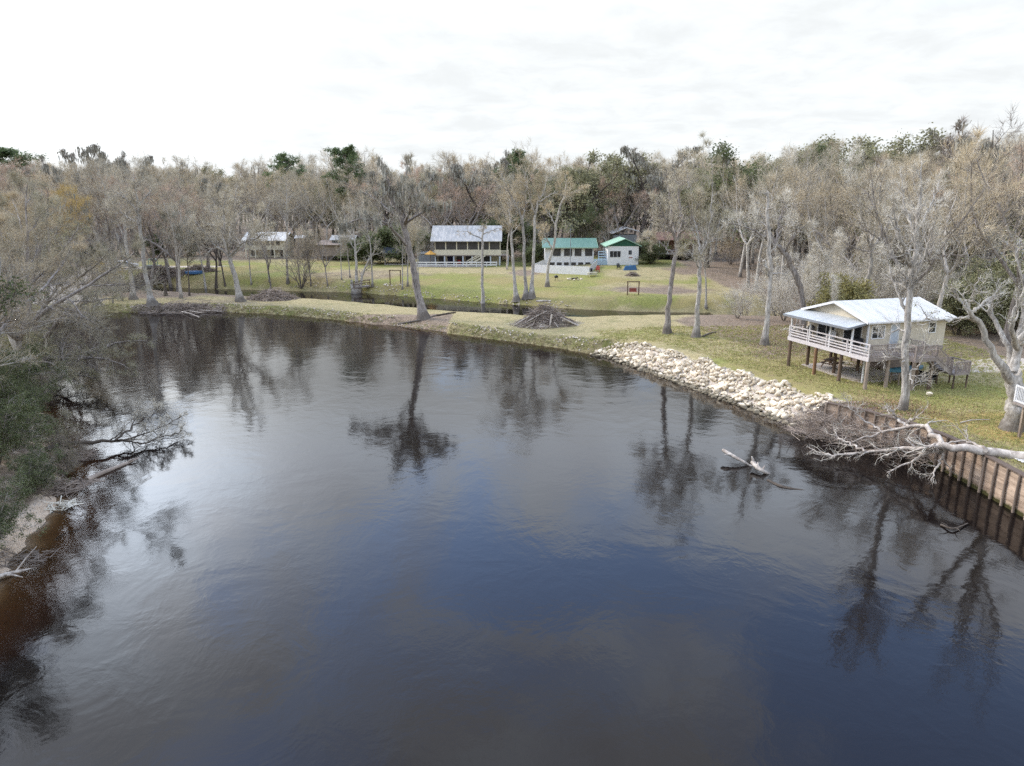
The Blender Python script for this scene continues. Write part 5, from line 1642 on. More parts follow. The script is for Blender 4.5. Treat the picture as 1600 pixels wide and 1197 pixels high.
# ------------------------------------------------------------------ small things on the far lawn
fa, fb = gp(553, 462), gp(579, 449)
br = empty('footbridge', (fa[0], fa[1], max(fa[2], .9)), math.atan2(fb[1] - fa[1], fb[0] - fa[0]), 'small weathered timber footbridge over the creek', 'bridge')
L_ = float(np.hypot(fb[0] - fa[0], fb[1] - fa[1])); dz_ = fb[2] - max(fa[2], .9) + .2
b = MB()
for i in range(int(L_ / .22)):
    t = i * .22; z = .15 + dz_ * t / L_
    b.box(t, t + .19, -.75, .75, z, z + .05)
b.bar((0, -.6, .05), (L_, -.6, .05 + dz_), .12, .2).bar((0, .6, .05), (L_, .6, .05 + dz_), .12, .2)
b.build('walkway', M['deck_grey'], br)
for s in (-1, 1):
    b = MB(); rails(b, [(.1, .72 * s), (L_ - .1, .72 * s)], [.2, .2 + dz_], .95, (.5, .97), .1, (.06, .1), 2.0); b.build('railing', M['brownwood'], br)
def swing(u, v, w_, hh_, label, mat, seat):
    p = gp(u, v)
    e = empty('garden_swing', tuple(p), 0, label, 'swing')
    for x in (-w_ / 2, w_ / 2):
        MB().box(x - .08, x + .08, -.08, .08, -.2, hh_).build('post', mat, e)
    MB().box(-w_ / 2 - .15, w_ / 2 + .15, -.07, .07, hh_ + .002, hh_ + .14).build('beam', mat, e)
    if seat:
        MB().box(-w_ / 2 + .3, w_ / 2 - .3, -.25, .25, .5, .56).bar((-w_ / 2 + .3, .27, .8), (w_ / 2 - .3, .27, .8), .05, .5).build('seat', seat, e)
        for x in (-w_ / 2 + .35, w_ / 2 - .35): MB().bar((x, 0, .56), (x, 0, hh_), .02, .02).build('chain', M['grey'], e)
    return e
swing(989, 461, 1.75, 2.0, 'timber swing frame with red bench seat on the far lawn', M['brownwood'], M['redwood'])
swing(618, 445, 1.9, 2.5, 'bare brown timber frame standing among white stones on the far lawn', M['brownwood'], None)
def ring(name, u, v, r_, n, label, cat='fire pit'):
    p = gp(u, v); e = empty(name, tuple(p), 0, label, cat)
    for i in range(n):
        a = i * 6.283 / n; V, F = RM[i % 9]
        MB().add(V * .24 + np.array([r_ * math.cos(a), r_ * math.sin(a) * .8, .12]), F).build('stone', m_stone2, e)
    return e
fpit = ring('fire_pit', 898, 437, 1.3, 11, 'ring of pale stones round a fire pit on the far lawn')
MB().tube([(-.7, -.2, .15), (.6, .3, .3)], .12, 7).tube([(-.4, .4, .2), (.5, -.4, .35)], .1, 7).build('firewood', m_dark, fpit)
ring('stone_ring', 614, 446, 1.5, 12, 'loose ring of white stones under the bare timber frame', 'stones')
e = empty('kettle_grill', tuple(gp(869, 439)), 0, 'small black kettle grill standing alone on the far lawn', 'grill')
MB().tube([(0, 0, .55), (0, 0, .62), (0, 0, .85), (0, 0, 1.02)], [.22, .36, .36, .12], 14).build('bowl', M['black'], e)
for i in range(3): MB().bar((.4 * math.cos(i * 2.1), .4 * math.sin(i * 2.1), 0), (.18 * math.cos(i * 2.1), .18 * math.sin(i * 2.1), .58), .03, .03).build('leg', M['black'], e)
picnic_table(tuple(gp(925, 432)), R(10), 'pale picnic table on the lawn by the corner of the white fence', M['cream_flat'])
chair(tuple(gp(934, 425)), R(-100), 'red plastic chair before the pale blue railing', M['red'], name='lawn_chair')
chair(tuple(gp(967, 421)), R(-80), 'dark lawn chair in front of the white cottage', M['black'], name='lawn_chair')
p = gp(923, 427)
e = empty('rubbish_bin', tuple(p), 0, 'dark bin at the right corner of the white fence', 'bin')
MB().tube([(0, 0, 0), (0, 0, .85)], [.27, .33], 14).build('drum', M['black'], e); MB().tube([(0, 0, .851), (0, 0, .93)], [.35, .2], 14).build('lid', M['black'], e)
b = MB(); V, F = RM[2]; b.add(V * .32 + np.array([0, 0, .12]), F)
o = b.build('boulder', m_stone, None, 'single pale boulder on the lawn below the stilt house stairs', 'boulder'); o.location = tuple(gp(1451, 619))
# blue covered boat, white car and machine cab by the lane
p = gp(304, 428)
e = empty('covered_boat', tuple(p), R(6), 'small boat under a blue cover on the grass by the lane', 'boat')
boat_hull(MB(), 3.6, 1.3, .62).build('cover', M['blue'], e)
MB().box(-1.2, -1.0, -.5, .5, 0, .12).box(.9, 1.1, -.5, .5, 0, .12).build('blocks', M['piling_pale'], e)
def car(loc, rz, label, mat):
    e = empty('parked_car', loc, rz, label, 'car')
    prof = [(-2.2, .35), (2.2, .35), (2.25, .75), (1.9, .92), (1.0, .98), (.45, 1.45), (-1.3, 1.5), (-2.0, 1.0), (-2.25, .9)]
    MB().prism(prof, 1, -.85, .85).build('body', mat, e)
    MB().prism([(.95, .99), (.45, 1.4), (-1.25, 1.44), (-1.85, 1.02)], 1, -.87, .87).build('window_band', M['glass'], e)
    for x in (-1.4, 1.4):
        for s in (-1, 1): 
            wl = MB().tube([(x, .72 * s, .33), (x, .9 * s, .33)], .33, 16).build('wheel', M['tyre'], e)
            MB().tube([(x, .895 * s, .33), (x, .91 * s, .33)], .19, 12).build('rim', M['grey'], wl)
    return e
car(tuple(gp(197, 419)), R(8), 'white car parked on the sandy lane beyond the trees', M['white'])
p = gp(231, 424)
e = empty('utility_cart', (p[0], p[1] + 2.5, p[2]), R(5), 'grey green cart with roofed cab parked behind the long brush heap', 'cart')
MB().box(-1.3, 1.3, -.65, .65, .45, 1.0).build('body', M['grey'], e)
MB().box(-.7, .7, -.62, .62, 2.15, 2.25).build('cab_roof', M['green_trim'], e)
for (x, y) in ((-.65, -.57), (.65, -.57), (-.65, .57), (.65, .57)): MB().box(x - .05, x + .05, y - .05, y + .05, 1.0, 2.15).build('pillar', M['green_trim'], e)
for x in (-.85, .85):
    for s in (-1, 1): MB().tube([(x, .6 * s, .32), (x, .78 * s, .32)], .32, 14).build('wheel', M['tyre'], e)
# ------------------------------------------------------------------ trees one can tell apart
def limb_tree(name, u0, v0, limbs, label, mats, group=None, base=None, cat='tree', depth=1.6, flare=1.2, mk=None, **kw):
    """a tree whose main limbs follow control points (u, v, radius, depth offset); branches and twigs grow round them"""
    p = gp(u0, v0) if base is None else np.array([base[0], base[1], ground_at(*base)])
    L = []
    for (pts, t0, n) in limbs:
        q = []
        for c in pts:
            w_ = at_y(c[0], c[1], p[1] + (c[3] if len(c) > 3 else 0))
            q.append((w_[0] - p[0], w_[1] - p[1], w_[2] - p[2], c[2]))
        L.append((q, t0, n))
    L[0][0][0] = (L[0][0][0][0], L[0][0][0][1], -.15, L[0][0][0][3])
    tk, cr = tree_mesh(limbs=L, flare=flare, **kw)
    e = empty(name, (p[0], p[1], p[2]), 0, label, cat, group)
    tk.build('trunk', mats[0], e); cr.build('crown', list(mats), e)
    placed.append((p[0], p[1]))
    return e

def put(kind, u, v, vtop, label, s_w=1.0, base=None, rz=None, mats=None, name=None, lean=(0, 0), cat='tree'):
    """a tree of a known kind at the ground point of pixel u, v, as tall as the photo shows"""
    p = gp(u, v) if base is None else np.array([base[0], base[1], ground_at(*base)])
    pr = PR[kind]
    H = at_y(u, vtop, p[1])[2] - p[2]
    s = H / pr.h
    placed.append((p[0], p[1]))
    return plant(pr, (p[0], p[1], p[2] - .08), random.uniform(0, 6.28) if rz is None else rz, (s * s_w, s * s_w, s), label, cat, None, mats, name, lean)

# the leaning cypress on the spit
limb_tree('leaning_cypress', 661, 497, [
    ([(662, 497, .62), (656, 470, .5), (650, 440, .45), (643, 405, .42), (636, 375, .38), (630, 350, .3)], .95, 0),
    ([(634, 368, .3), (625, 335, .24, -.5), (612, 310, .2, -1), (605, 285, .15, -1.5), (597, 250, .05, -2)], .15, 14),
    ([(633, 360, .26), (640, 330, .2, .5), (652, 305, .16, 1), (668, 285, .1, 2), (684, 270, .04, 2.5)], .15, 14),
    ([(632, 355, .24), (630, 320, .18, 2), (632, 290, .13, 3.5), (637, 262, .08, 4), (636, 246, .03, 5)], .15, 12),
    ([(637, 385, .22), (620, 365, .19, -1.5), (605, 350, .17, -3), (585, 344, .14, -4), (562, 343, .1, -4.5), (540, 352, .03, -5)], .35, 12),
    ([(632, 350, .2), (655, 335, .15, -2), (675, 325, .1, -3), (695, 318, .04, -4)], .2, 10),
    ([(628, 345, .2), (605, 325, .15, 2), (585, 310, .1, 3), (568, 300, .04, 4)], .2, 10),
    ([(632, 350, .2), (640, 330, .15, -4), (640, 310, .1, -6), (648, 290, .04, -8)], .2, 10),
], 'old grey cypress leaning left over the river on the grassy spit', [m_grey, m_tw_grey, m_olive, m_moss],
    r0=.6, l1=2.6, shape='cone', ang1=.85, up1=.06, n2=7, l2=.55, n3=6, l3=.6, ntw=5, tw=.8, tww=.013, moss=.12, sides=12)
# slender white trunk in front of the long house
limb_tree('slender_cypress', 755, 482, [
    ([(755, 484, .34), (754, 455, .24), (753, 420, .21), (754, 385, .17), (754, 365, .13), (757, 352, .05)], .78, 6),
    ([(754, 374, .1), (738, 366, .07, -.4), (726, 361, .04, -.6), (712, 363, .02, -1)], .2, 6),
    ([(754, 367, .1), (765, 362, .07, .5), (777, 357, .04, .8), (788, 358, .02, 1)], .2, 6),
    ([(754, 366, .1), (754, 356, .07, .9), (762, 348, .03, 1.4)], .2, 5),
], 'slender straight cypress with a pale trunk and short flat crown before the long house', [m_pale, m_tw_tan, m_olive, m_moss],
    r0=.3, l1=1.3, shape='cone', ang1=.9, up1=.0, n2=5, l2=.55, n3=4, ntw=4, tw=.5, tww=.011, flare=1.5)
# the cluster behind the large brush pile
limb_tree('bare_tree', 806, 470, [
    ([(807, 471, .4), (804, 440, .26), (801, 400, .22), (800, 370, .18), (797, 345, .13), (795, 320, .05)], .55, 12),
    ([(800, 372, .1), (786, 350, .07), (775, 335, .03)], .2, 6), ([(800, 366, .1), (812, 350, .07, 1), (820, 335, .03, 1)], .2, 6),
], 'bare tree with pale straight trunk, left one of the cluster behind the large brush pile', [m_pale, m_tw_tan, m_olive, m_moss],
    r0=.3, l1=2.6, shape='flat', ang1=.9, n2=8, n3=6, ntw=6, tw=.8, tww=.013, flare=1.5)
limb_tree('bare_tree', 823, 466, [
    ([(822, 468, .4), (821, 440, .26), (818, 390, .23), (816, 345, .2), (806, 322, .14, -1), (795, 300, .1, -1.5), (785, 280, .04, -2)], .62, 12),
    ([(816, 345, .15), (820, 325, .1, 1), (822, 300, .07, 1), (826, 272, .03, 1)], .2, 14),
    ([(808, 325, .12), (795, 318, .08, 2), (782, 312, .03, 3)], .2, 8),
], 'bare tree forking midway, middle of the cluster behind the large brush pile', [m_pale, m_tw_tan, m_olive, m_moss],
    r0=.3, l1=3.4, shape='flat', ang1=.85, n2=8, n3=6, ntw=6, tw=.9, tww=.013, flare=1.5)
limb_tree('bare_tree', 831, 465, [
    ([(830, 467, .45), (832, 435, .27), (834, 390, .23), (836, 345, .2), (841, 318, .15), (849, 300, .1, .6), (856, 275, .04, 1)], .6, 14),
    ([(836, 335, .13), (828, 310, .1, -1), (822, 285, .05, -2), (818, 262, .02, -2)], .2, 12),
    ([(842, 316, .12), (860, 305, .08, 2), (876, 298, .03, 3)], .2, 8),
], 'tallest bare tree with twin stems in the cluster behind the large brush pile', [m_pale, m_tw_tan, m_olive, m_moss],
    r0=.3, l1=3.4, shape='flat', ang1=.85, n2=8, n3=6, ntw=6, tw=.9, tww=.013, flare=1.5)
limb_tree('curved_tree', 855, 448, [
    ([(855, 449, .3), (856, 425, .24), (861, 400, .22), (867, 375, .2), (869, 350, .2), (873, 330, .18), (880, 310, .14), (884, 292, .09), (882, 270, .03)], .72, 10),
    ([(877, 316, .14), (890, 303, .1, -.5), (903, 298, .07, -1), (917, 292, .03, -1)], .2, 8),
    ([(864, 390, .15), (855, 375, .11, -.8), (848, 360, .07, -1.5), (838, 350, .03, -2)], .2, 10),
    ([(869, 352, .13), (858, 335, .09, 1), (850, 322, .04, 1.5)], .2, 8),
], 'bare tree with a curving pale trunk before the white board fence', [m_pale, m_tw_tan, m_olive, m_moss],
    r0=.3, l1=2.4, shape='cone', ang1=.85, n2=7, n3=6, ntw=5, tw=.8, tww=.012, flare=1.3)
# right lawn
limb_tree('dark_tree', 1043, 521, [
    ([(1043, 522, .36), (1044, 490, .28), (1047, 455, .26), (1052, 420, .24), (1057, 390, .22), (1062, 362, .18)], .9, 0),
    ([(1060, 372, .17), (1066, 340, .13, .5), (1060, 305, .1, .8), (1064, 275, .06, 1), (1068, 240, .02, 1)], .12, 14),
    ([(1058, 380, .15), (1046, 355, .12, -.5), (1036, 335, .08, -1), (1024, 310, .03, -1.5)], .15, 14),
    ([(1060, 370, .14), (1075, 350, .1, -1), (1088, 325, .07, -1.5), (1095, 300, .03, -2)], .15, 12),
    ([(1055, 400, .1), (1038, 385, .08, 1), (1022, 372, .05, 1.5), (1005, 372, .02, 2)], .2, 10),
    ([(1058, 380, .12), (1050, 345, .1, 2), (1045, 300, .06, 3), (1040, 262, .02, 3)], .15, 12),
], 'bare tree with dark grey trunk, left of the pair on the lawn above the boulders', [m_grey, m_tw_grey, m_olive, m_moss],
    r0=.36, l1=2.3, shape='cone', ang1=.8, up1=.05, n2=8, n3=6, ntw=5, tw=.75, tww=.010)
limb_tree('pale_tree', 1088, 527, [
    ([(1087, 528, .36), (1089, 495, .26), (1091, 455, .23), (1093, 420, .2), (1095, 395, .17)], .9, 2),
    ([(1095, 398, .14), (1092, 370, .11, .5), (1084, 340, .08, 1), (1080, 305, .05, 1.5), (1072, 262, .02, 2)], .12, 13),
    ([(1094, 402, .13), (1104, 380, .1, -.5), (1110, 345, .08, -1), (1112, 310, .05, -1), (1113, 262, .02, -1), (1108, 225, .01, -1)], .12, 14),
    ([(1093, 420, .1), (1080, 398, .07, -.6), (1070, 388, .03, -1)], .2, 6),
    ([(1095, 400, .11), (1100, 365, .08, 1.5), (1094, 320, .05, 2), (1098, 270, .02, 2.5), (1100, 215, .01, 2.5)], .12, 12),
    ([(1096, 396, .1), (1115, 372, .08, 1), (1130, 352, .05, 1.5), (1142, 338, .02, 2)], .12, 10),
], 'bare tree with pale trunk, right of the pair on the lawn above the boulders', [m_pale, m_tw_green, m_olive, m_moss],
    r0=.34, l1=2.1, shape='cone', ang1=.75, up1=.07, n2=8, n3=6, ntw=5, tw=.7, tww=.009)
put('tall0', 1103, 482, 330, 'pale bare tree with flared base on the creek bank beyond the right lawn')
limb_tree('snag_tree', 1195, 539, [
    ([(1194, 540, .34), (1198, 500, .26), (1201, 460, .24), (1203, 420, .22), (1202, 380, .2), (1200, 330, .17), (1199, 300, .14)], .45, 7),
    ([(1201, 430, .16), (1196, 415, .14, -.3), (1193, 407, .12, -.4)], .9, 0),
], 'straight pale snag with broken top standing behind the far corner of the stilt house deck', [m_pale, m_tw_white, m_olive, m_moss],
    r0=.36, l1=1.7, shape='cone', ang1=1.0, n2=6, n3=5, ntw=4, tw=.6, tww=.009)
limb_tree('leaning_tree', 1256, 478, [
    ([(1257, 492, .36), (1254, 465, .32), (1247, 440, .3), (1238, 418, .28), (1226, 396, .25), (1214, 384, .2)], .95, 0),
    ([(1218, 388, .16), (1200, 375, .12, -.5), (1180, 362, .09, -1), (1158, 354, .06, -1.5), (1135, 348, .02, -2)], .2, 14),
    ([(1214, 384, .15), (1216, 355, .12, .5), (1222, 330, .08, 1), (1226, 300, .03, 1)], .15, 12),
    ([(1213, 384, .14), (1200, 360, .1, 1), (1190, 335, .07, 1.5), (1180, 312, .03, 2)], .15, 12),
    ([(1225, 394, .13), (1240, 372, .1, -1), (1255, 355, .06, -1.5), (1268, 345, .02, -2)], .15, 10),
], 'grey tree leaning left over the thicket beyond the stilt house', [m_grey, m_tw_white, m_olive, m_moss], base=(30.6, 74.5),
    r0=.36, l1=2.4, shape='cone', ang1=.8, n2=7, n3=6, ntw=5, tw=.7, tww=.010)
# the sycamore in front of the stilt house
limb_tree('sycamore', 1411, 641, [
    ([(1410, 642, .29), (1413, 600, .25), (1416, 560, .235), (1419, 520, .22), (1421, 480, .2), (1424, 440, .18), (1428, 400, .155), (1433, 360, .14), (1437, 320, .1), (1440, 285, .06), (1440, 252, .02)], .42, 26),
    ([(1420, 500, .13), (1408, 470, .1, .5), (1398, 445, .08, 1), (1388, 410, .05, 1.5), (1378, 385, .02, 2)], .15, 12),
    ([(1424, 445, .12), (1440, 415, .09, -.5), (1452, 380, .07, -1), (1462, 345, .05, -1.5), (1472, 310, .02, -2)], .15, 13),
    ([(1426, 420, .11), (1412, 385, .09, -.8), (1400, 350, .06, -1.2), (1392, 310, .02, -1.6)], .15, 12),
    ([(1432, 370, .1), (1420, 340, .07, 1), (1412, 305, .05, 1.6), (1408, 275, .02, 2)], .15, 11),
    ([(1433, 362, .09), (1450, 330, .06, 1), (1462, 300, .04, 1.5), (1470, 275, .02, 2)], .15, 11),
    ([(1416, 586, .09), (1428, 578, .07, -.5), (1438, 568, .055, -.9), (1443, 552, .045, -1.1), (1447, 535, .03, -1.2), (1458, 512, .012, -1.3)], .3, 3),
    ([(1417, 582, .07), (1424, 590, .05, -.7), (1426, 602, .035, -1), (1430, 610, .015, -1.1)], .2, 3),
    ([(1417, 570, .06), (1402, 560, .05, -.5), (1385, 552, .03, -.9), (1365, 548, .012, -1)], .2, 3),
    ([(1420, 520, .06), (1405, 515, .05, .4), (1392, 520, .03, .6), (1380, 528, .012, .7)], .2, 3),
], 'tall white barked sycamore in front of the stilt house stairs', [m_pale, m_tw_white, m_olive, m_moss],
    r0=.3, l1=1.9, shape='cone', ang1=.7, up1=.06, wob1=.15, n2=7, l2=.55, n3=5, l3=.6, ntw=4, tw=.5, tww=.0065, flare=.35, sides=14)
tk, cr = MB(), MB()
# the big forked tree at the right edge
limb_tree('forked_tree', 1586, 671, [
    ([(1585, 674, 0.684), (1586, 650, 0.518), (1588, 625, 0.49), (1586, 600, 0.475), (1582, 580, 0.432)], .95, 0),
    ([(1584, 598, 0.331), (1566, 575, 0.259, -.3), (1553, 555, 0.202, -.4), (1541, 530, 0.18, -.5), (1530, 506, 0.158, -.6), (1514, 484, 0.137, -.8), (1500, 470, 0.101, -1), (1493, 462, 0.0648, -1.2), (1487, 447, 0.03, -1.3)], .55, 9),
    ([(1518, 488, 0.101), (1530, 478, 0.0864, .4), (1546, 468, 0.0648, .8), (1560, 452, 0.0432, 1.1), (1570, 438, 0.02, 1.3)], .2, 9),
    ([(1514, 480, 0.072), (1520, 462, 0.0576, -.2), (1523, 448, 0.0432, -.3), (1532, 430, 0.02, -.4)], .2, 7),
    ([(1526, 503, 0.072), (1508, 499, 0.0612, -.5), (1494, 498, 0.054, -.8), (1478, 501, 0.0432, -1.1), (1452, 500, 0.045, -1.4), (1447, 499, 0.035, -1.5), (1440, 480, 0.015, -1.6)], .35, 5),
    ([(1583, 585, 0.245), (1580, 560, 0.187, .8), (1571, 535, 0.158, 1.2), (1560, 512, 0.137, 1.6), (1548, 490, 0.115, 2), (1546, 478, 0.0864, 2), (1556, 462, 0.0576, 2.2), (1560, 455, 0.05, 2.3)], .5, 8),
    ([(1584, 582, 0.288), (1590, 550, 0.245, .4), (1594, 525, 0.216, .6), (1600, 490, 0.18, .8), (1606, 450, 0.144, 1), (1612, 400, 0.108, 1.2), (1616, 340, 0.072, 1.2), (1612, 280, 0.05, 1.4), (1606, 235, 0.02, 1.5)], .25, 18),
    ([(1590, 545, 0.187), (1580, 520, 0.144, -1), (1584, 490, 0.108, -1.5), (1600, 455, 0.072, -1.7), (1590, 410, 0.05, -1.8), (1580, 365, 0.02, -2)], .25, 13),
    ([(1594, 530, 0.202), (1625, 500, 0.158, -.5), (1650, 460, 0.122, -1), (1670, 400, 0.0864, -1.4), (1685, 330, 0.0504, -1.6), (1690, 260, 0.02, -1.8)], .2, 18),
    ([(1592, 535, 0.18), (1640, 520, 0.144, 1.5), (1690, 500, 0.101, 2.5), (1735, 470, 0.0576, 3), (1770, 430, 0.03, 3.4)], .2, 14),
    ([(1600, 480, 0.144), (1630, 430, 0.115, 2), (1650, 360, 0.0864, 3), (1655, 290, 0.0504, 3.4), (1660, 220, 0.02, 3.6)], .2, 16),
], 'thick trunked pale tree with wide forking limbs beside the neighbouring deck', [m_pale, m_tw_white, m_olive, m_moss],
    r0=.6, l1=1.7, shape='cone', ang1=.8, up1=.05, wob1=.2, n2=5, l2=.55, n3=4, l3=.6, ntw=3, tw=.45, tww=.0065, flare=.5, sides=16, leaf=(1, .12, .05, 2))
# pale trees behind the stilt house
limb_tree('pale_tree', 1350, 470, [
    ([(1350, 520, .3), (1352, 470, .25), (1358, 425, .22), (1361, 395, .2), (1363, 375, .17)], .95, 0),
    ([(1361, 395, .15), (1352, 360, .12, -.5), (1346, 330, .09, -1), (1338, 300, .05, -1.4), (1328, 275, .02, -1.8)], .15, 14),
    ([(1363, 375, .15), (1370, 340, .12, .5), (1373, 310, .09, .8), (1378, 280, .05, 1), (1384, 258, .02, 1.2)], .15, 14),
    ([(1362, 390, .13), (1380, 362, .1, 1), (1392, 335, .07, 1.6), (1402, 305, .02, 2)], .15, 12),
    ([(1362, 385, .12), (1358, 345, .09, 2), (1362, 310, .06, 2.6), (1358, 275, .02, 3)], .15, 12),
], 'pale bare tree with V shaped fork rising behind the stilt house roof', [m_pale, m_tw_white, m_olive, m_moss], base=(37.3, 75),
    r0=.3, l1=2.6, shape='cone', ang1=.7, up1=.07, n2=8, n3=6, ntw=5, tw=.75, tww=.010)
# ragged giant crowns at the upper right corner
put('ragged0', 1560, 300, 190, 'tall dark ragged tree rising above the others at the right edge', 1.25, base=(66, 98))
put('wide1', 1490, 300, 190, 'high bare crown left of the ragged giant at the right edge', 1.0, base=(61, 99), mats=[m_dark, m_tw_dark])

# left point and the spit
limb_tree('white_trunk_tree', 376, 471, [
    ([(376, 473, .55), (371, 450, .4), (367, 430, .36), (361, 410, .32), (358, 398, .3)], .95, 0),
    ([(359, 402, .22), (345, 390, .18, -.5), (330, 378, .14, -1), (316, 360, .1, -1.5), (300, 340, .03, -2)], .2, 14),
    ([(358, 400, .22), (350, 375, .18, 1), (342, 350, .13, 1.5), (335, 320, .08, 2), (330, 295, .03, 2)], .15, 14),
    ([(358, 398, .22), (362, 370, .18, -1), (366, 345, .13, -1.5), (368, 315, .08, -2), (372, 285, .03, -2)], .15, 14),
    ([(360, 402, .2), (378, 385, .15, .6), (395, 365, .11, 1), (410, 340, .06, 1.4), (422, 318, .02, 1.8)], .15, 14),
    ([(358, 400, .18), (380, 380, .14, -2), (400, 372, .1, -3), (425, 358, .03, -4)], .15, 12),
    ([(358, 398, .18), (352, 365, .14, -3), (350, 330, .09, -4), (352, 300, .03, -5)], .15, 12),
], 'tree with white flaring trunk and wide low crown at the left end of the spit', [m_pale, m_tw_grey, m_olive, m_moss],
    r0=.4, l1=3.2, shape='cone', ang1=.85, up1=.03, n2=8, n3=6, ntw=6, tw=.8, tww=.013, sides=12)
limb_tree('pale_cypress', 239, 476, [
    ([(239, 479, .6), (233, 455, .36), (228, 430, .3), (224, 400, .27), (220, 370, .24), (217, 340, .2), (214, 315, .14)], .7, 5),
    ([(217, 335, .14), (205, 318, .1, -.5), (190, 305, .07, -1), (172, 296, .02, -1.5)], .2, 12),
    ([(215, 322, .14), (228, 308, .1, .5), (236, 298, .06, .8)], .2, 10),
    ([(214, 318, .13), (212, 292, .09, 1), (206, 270, .03, 1.5)], .2, 12),
    ([(218, 350, .1), (200, 340, .08, 1), (186, 330, .03, 1.6)], .2, 10),
], 'tall pale cypress with swollen base above the driftwood jam', [m_pale, m_tw_grey, m_olive, m_moss],
    r0=.36, l1=3.0, shape='flat', ang1=.9, n2=8, n3=6, ntw=6, tw=.8, tww=.013, sides=10)
limb_tree('pale_cypress', 209, 468, [
    ([(209, 470, .5), (206, 445, .3), (202, 415, .24), (198, 385, .22), (195, 355, .18), (193, 335, .12)], .75, 6),
    ([(194, 345, .12), (182, 332, .08, -.5), (168, 322, .03, -1)], .2, 10),
    ([(194, 340, .12), (203, 322, .08, .6), (210, 306, .03, 1)], .2, 10),
], 'tall pale cypress with a hollow dark base beside the driftwood jam', [m_pale, m_tw_grey, m_olive, m_moss],
    r0=.32, l1=2.8, shape='flat', ang1=.9, n2=8, n3=6, ntw=6, tw=.8, tww=.013)
limb_tree('leaning_tree', 184, 444, [
    ([(184, 446, .38), (178, 420, .28), (171, 395, .25), (164, 370, .2), (158, 345, .14)], .6, 10),
    ([(162, 362, .12), (150, 345, .09, -1), (142, 325, .03, -1.5)], .2, 10),
    ([(160, 350, .12), (168, 328, .08, 1), (172, 305, .03, 1.5)], .2, 10),
], 'pale tree leaning left between the sandy landing and the lane', [m_pale, m_tw_grey, m_olive, m_moss],
    r0=.3, l1=3.0, shape='flat', ang1=.9, n2=8, n3=6, ntw=6, tw=.8, tww=.013)
put('tall1', 184, 424, 300, 'pale trunk close behind the leaning tree on the lane')
put('tall2', 168, 452, 340, 'pale trunk by the sandy landing, half screened by grey brush')
put('wide2', 283, 466, 300, 'bare tree with speckled trunk above the right end of the driftwood jam', .9, mats=[m_pale])
put('tall2', 296, 462, 330, 'thick dark trunk left of the two pale stems on the left point', .8, mats=[m_dark])
put('tall0', 322, 456, 300, 'grey trunk with flared base standing alone on the left point', .9)
put('wide0', 338, 450, 310, 'dark double trunk tree behind the white trunk tree', .9, mats=[m_dark])
put('wide1', 352, 447, 318, 'thin dark tree just behind the white trunk tree', .7, mats=[m_dark])
for (u, v, vt, k, lb) in ((393, 446, 330, 'tall1', 'thin dark stem left of the cream house'), (424, 458, 340, 'wide1', 'thin grey tree growing out of the low brush pile'), (421, 440, 335, 'tall2', 'slim stem before the cream house door'),
                          (486, 447, 350, 'wide2', 'small crooked bare tree on the creek bank between cream house and cabin'), (512, 448, 352, 'wide3', 'small forked bare tree before the grey cabin'), (534, 437, 330, 'tall2', 'slim grey tree at the right corner of the grey cabin'),
                          (547, 434, 320, 'tall0', 'thinner stem beside the slim grey tree at the cabin corner'), (471, 450, 352, 'brush1', 'pinkish twiggy shrub on the creek bank below the cream house'), (568, 405, 300, 'wide1', 'broad bare tree between the grey cabin and the pavilion'),
                          (655, 448, 318, 'tall2', 'thin pale stem right behind the leaning cypress')):
    put(k, u, v, vt, lb, .75)
put('tall1', 450, 443, 262, 'straight pale tree right of the cream house', .85, mats=[m_pale, m_tw_grey])
put('tall1', 582, 448, 300, 'straight pale tree at the far end of the footbridge', .75)
limb_tree('rooted_tree', 556, 462, [
    ([(556, 465, .8), (557, 452, .45), (557, 430, .26), (556, 400, .2), (553, 370, .15), (551, 340, .08), (548, 315, .03)], .5, 12),
    ([(554, 465, .4), (551, 450, .3, -.3), (549, 438, .2, -.5)], .9, 0), ([(560, 465, .4), (563, 448, .28, .4), (568, 425, .18, .6), (580, 400, .1, .8), (590, 385, .03, 1)], .4, 8),
], 'tree on a tall cage of roots at the near end of the footbridge', [m_pale, m_tw_grey, m_olive, m_moss],
    r0=.3, l1=2.6, shape='round', ang1=.9, n2=7, n3=6, ntw=5, tw=.7, tww=.012)
put('tall2', 629, 452, 312, 'pale trunk standing on the far creek bank left of the leaning cypress', .7)
put('tall0', 637, 447, 300, 'second pale trunk on the far creek bank left of the leaning cypress', .7)
put('tall1', 645, 450, 330, 'reddish slim trunk nearest the leaning cypress on the far creek bank', .6, mats=[m_tw_tan])
put('tall1', 792, 421, 290, 'pale trunk between the long house and the white fence', .7, mats=[m_white])
put('sapling', 1300, 560, 430, 'slender young tree behind the near thicket', base=(31.5, 71))

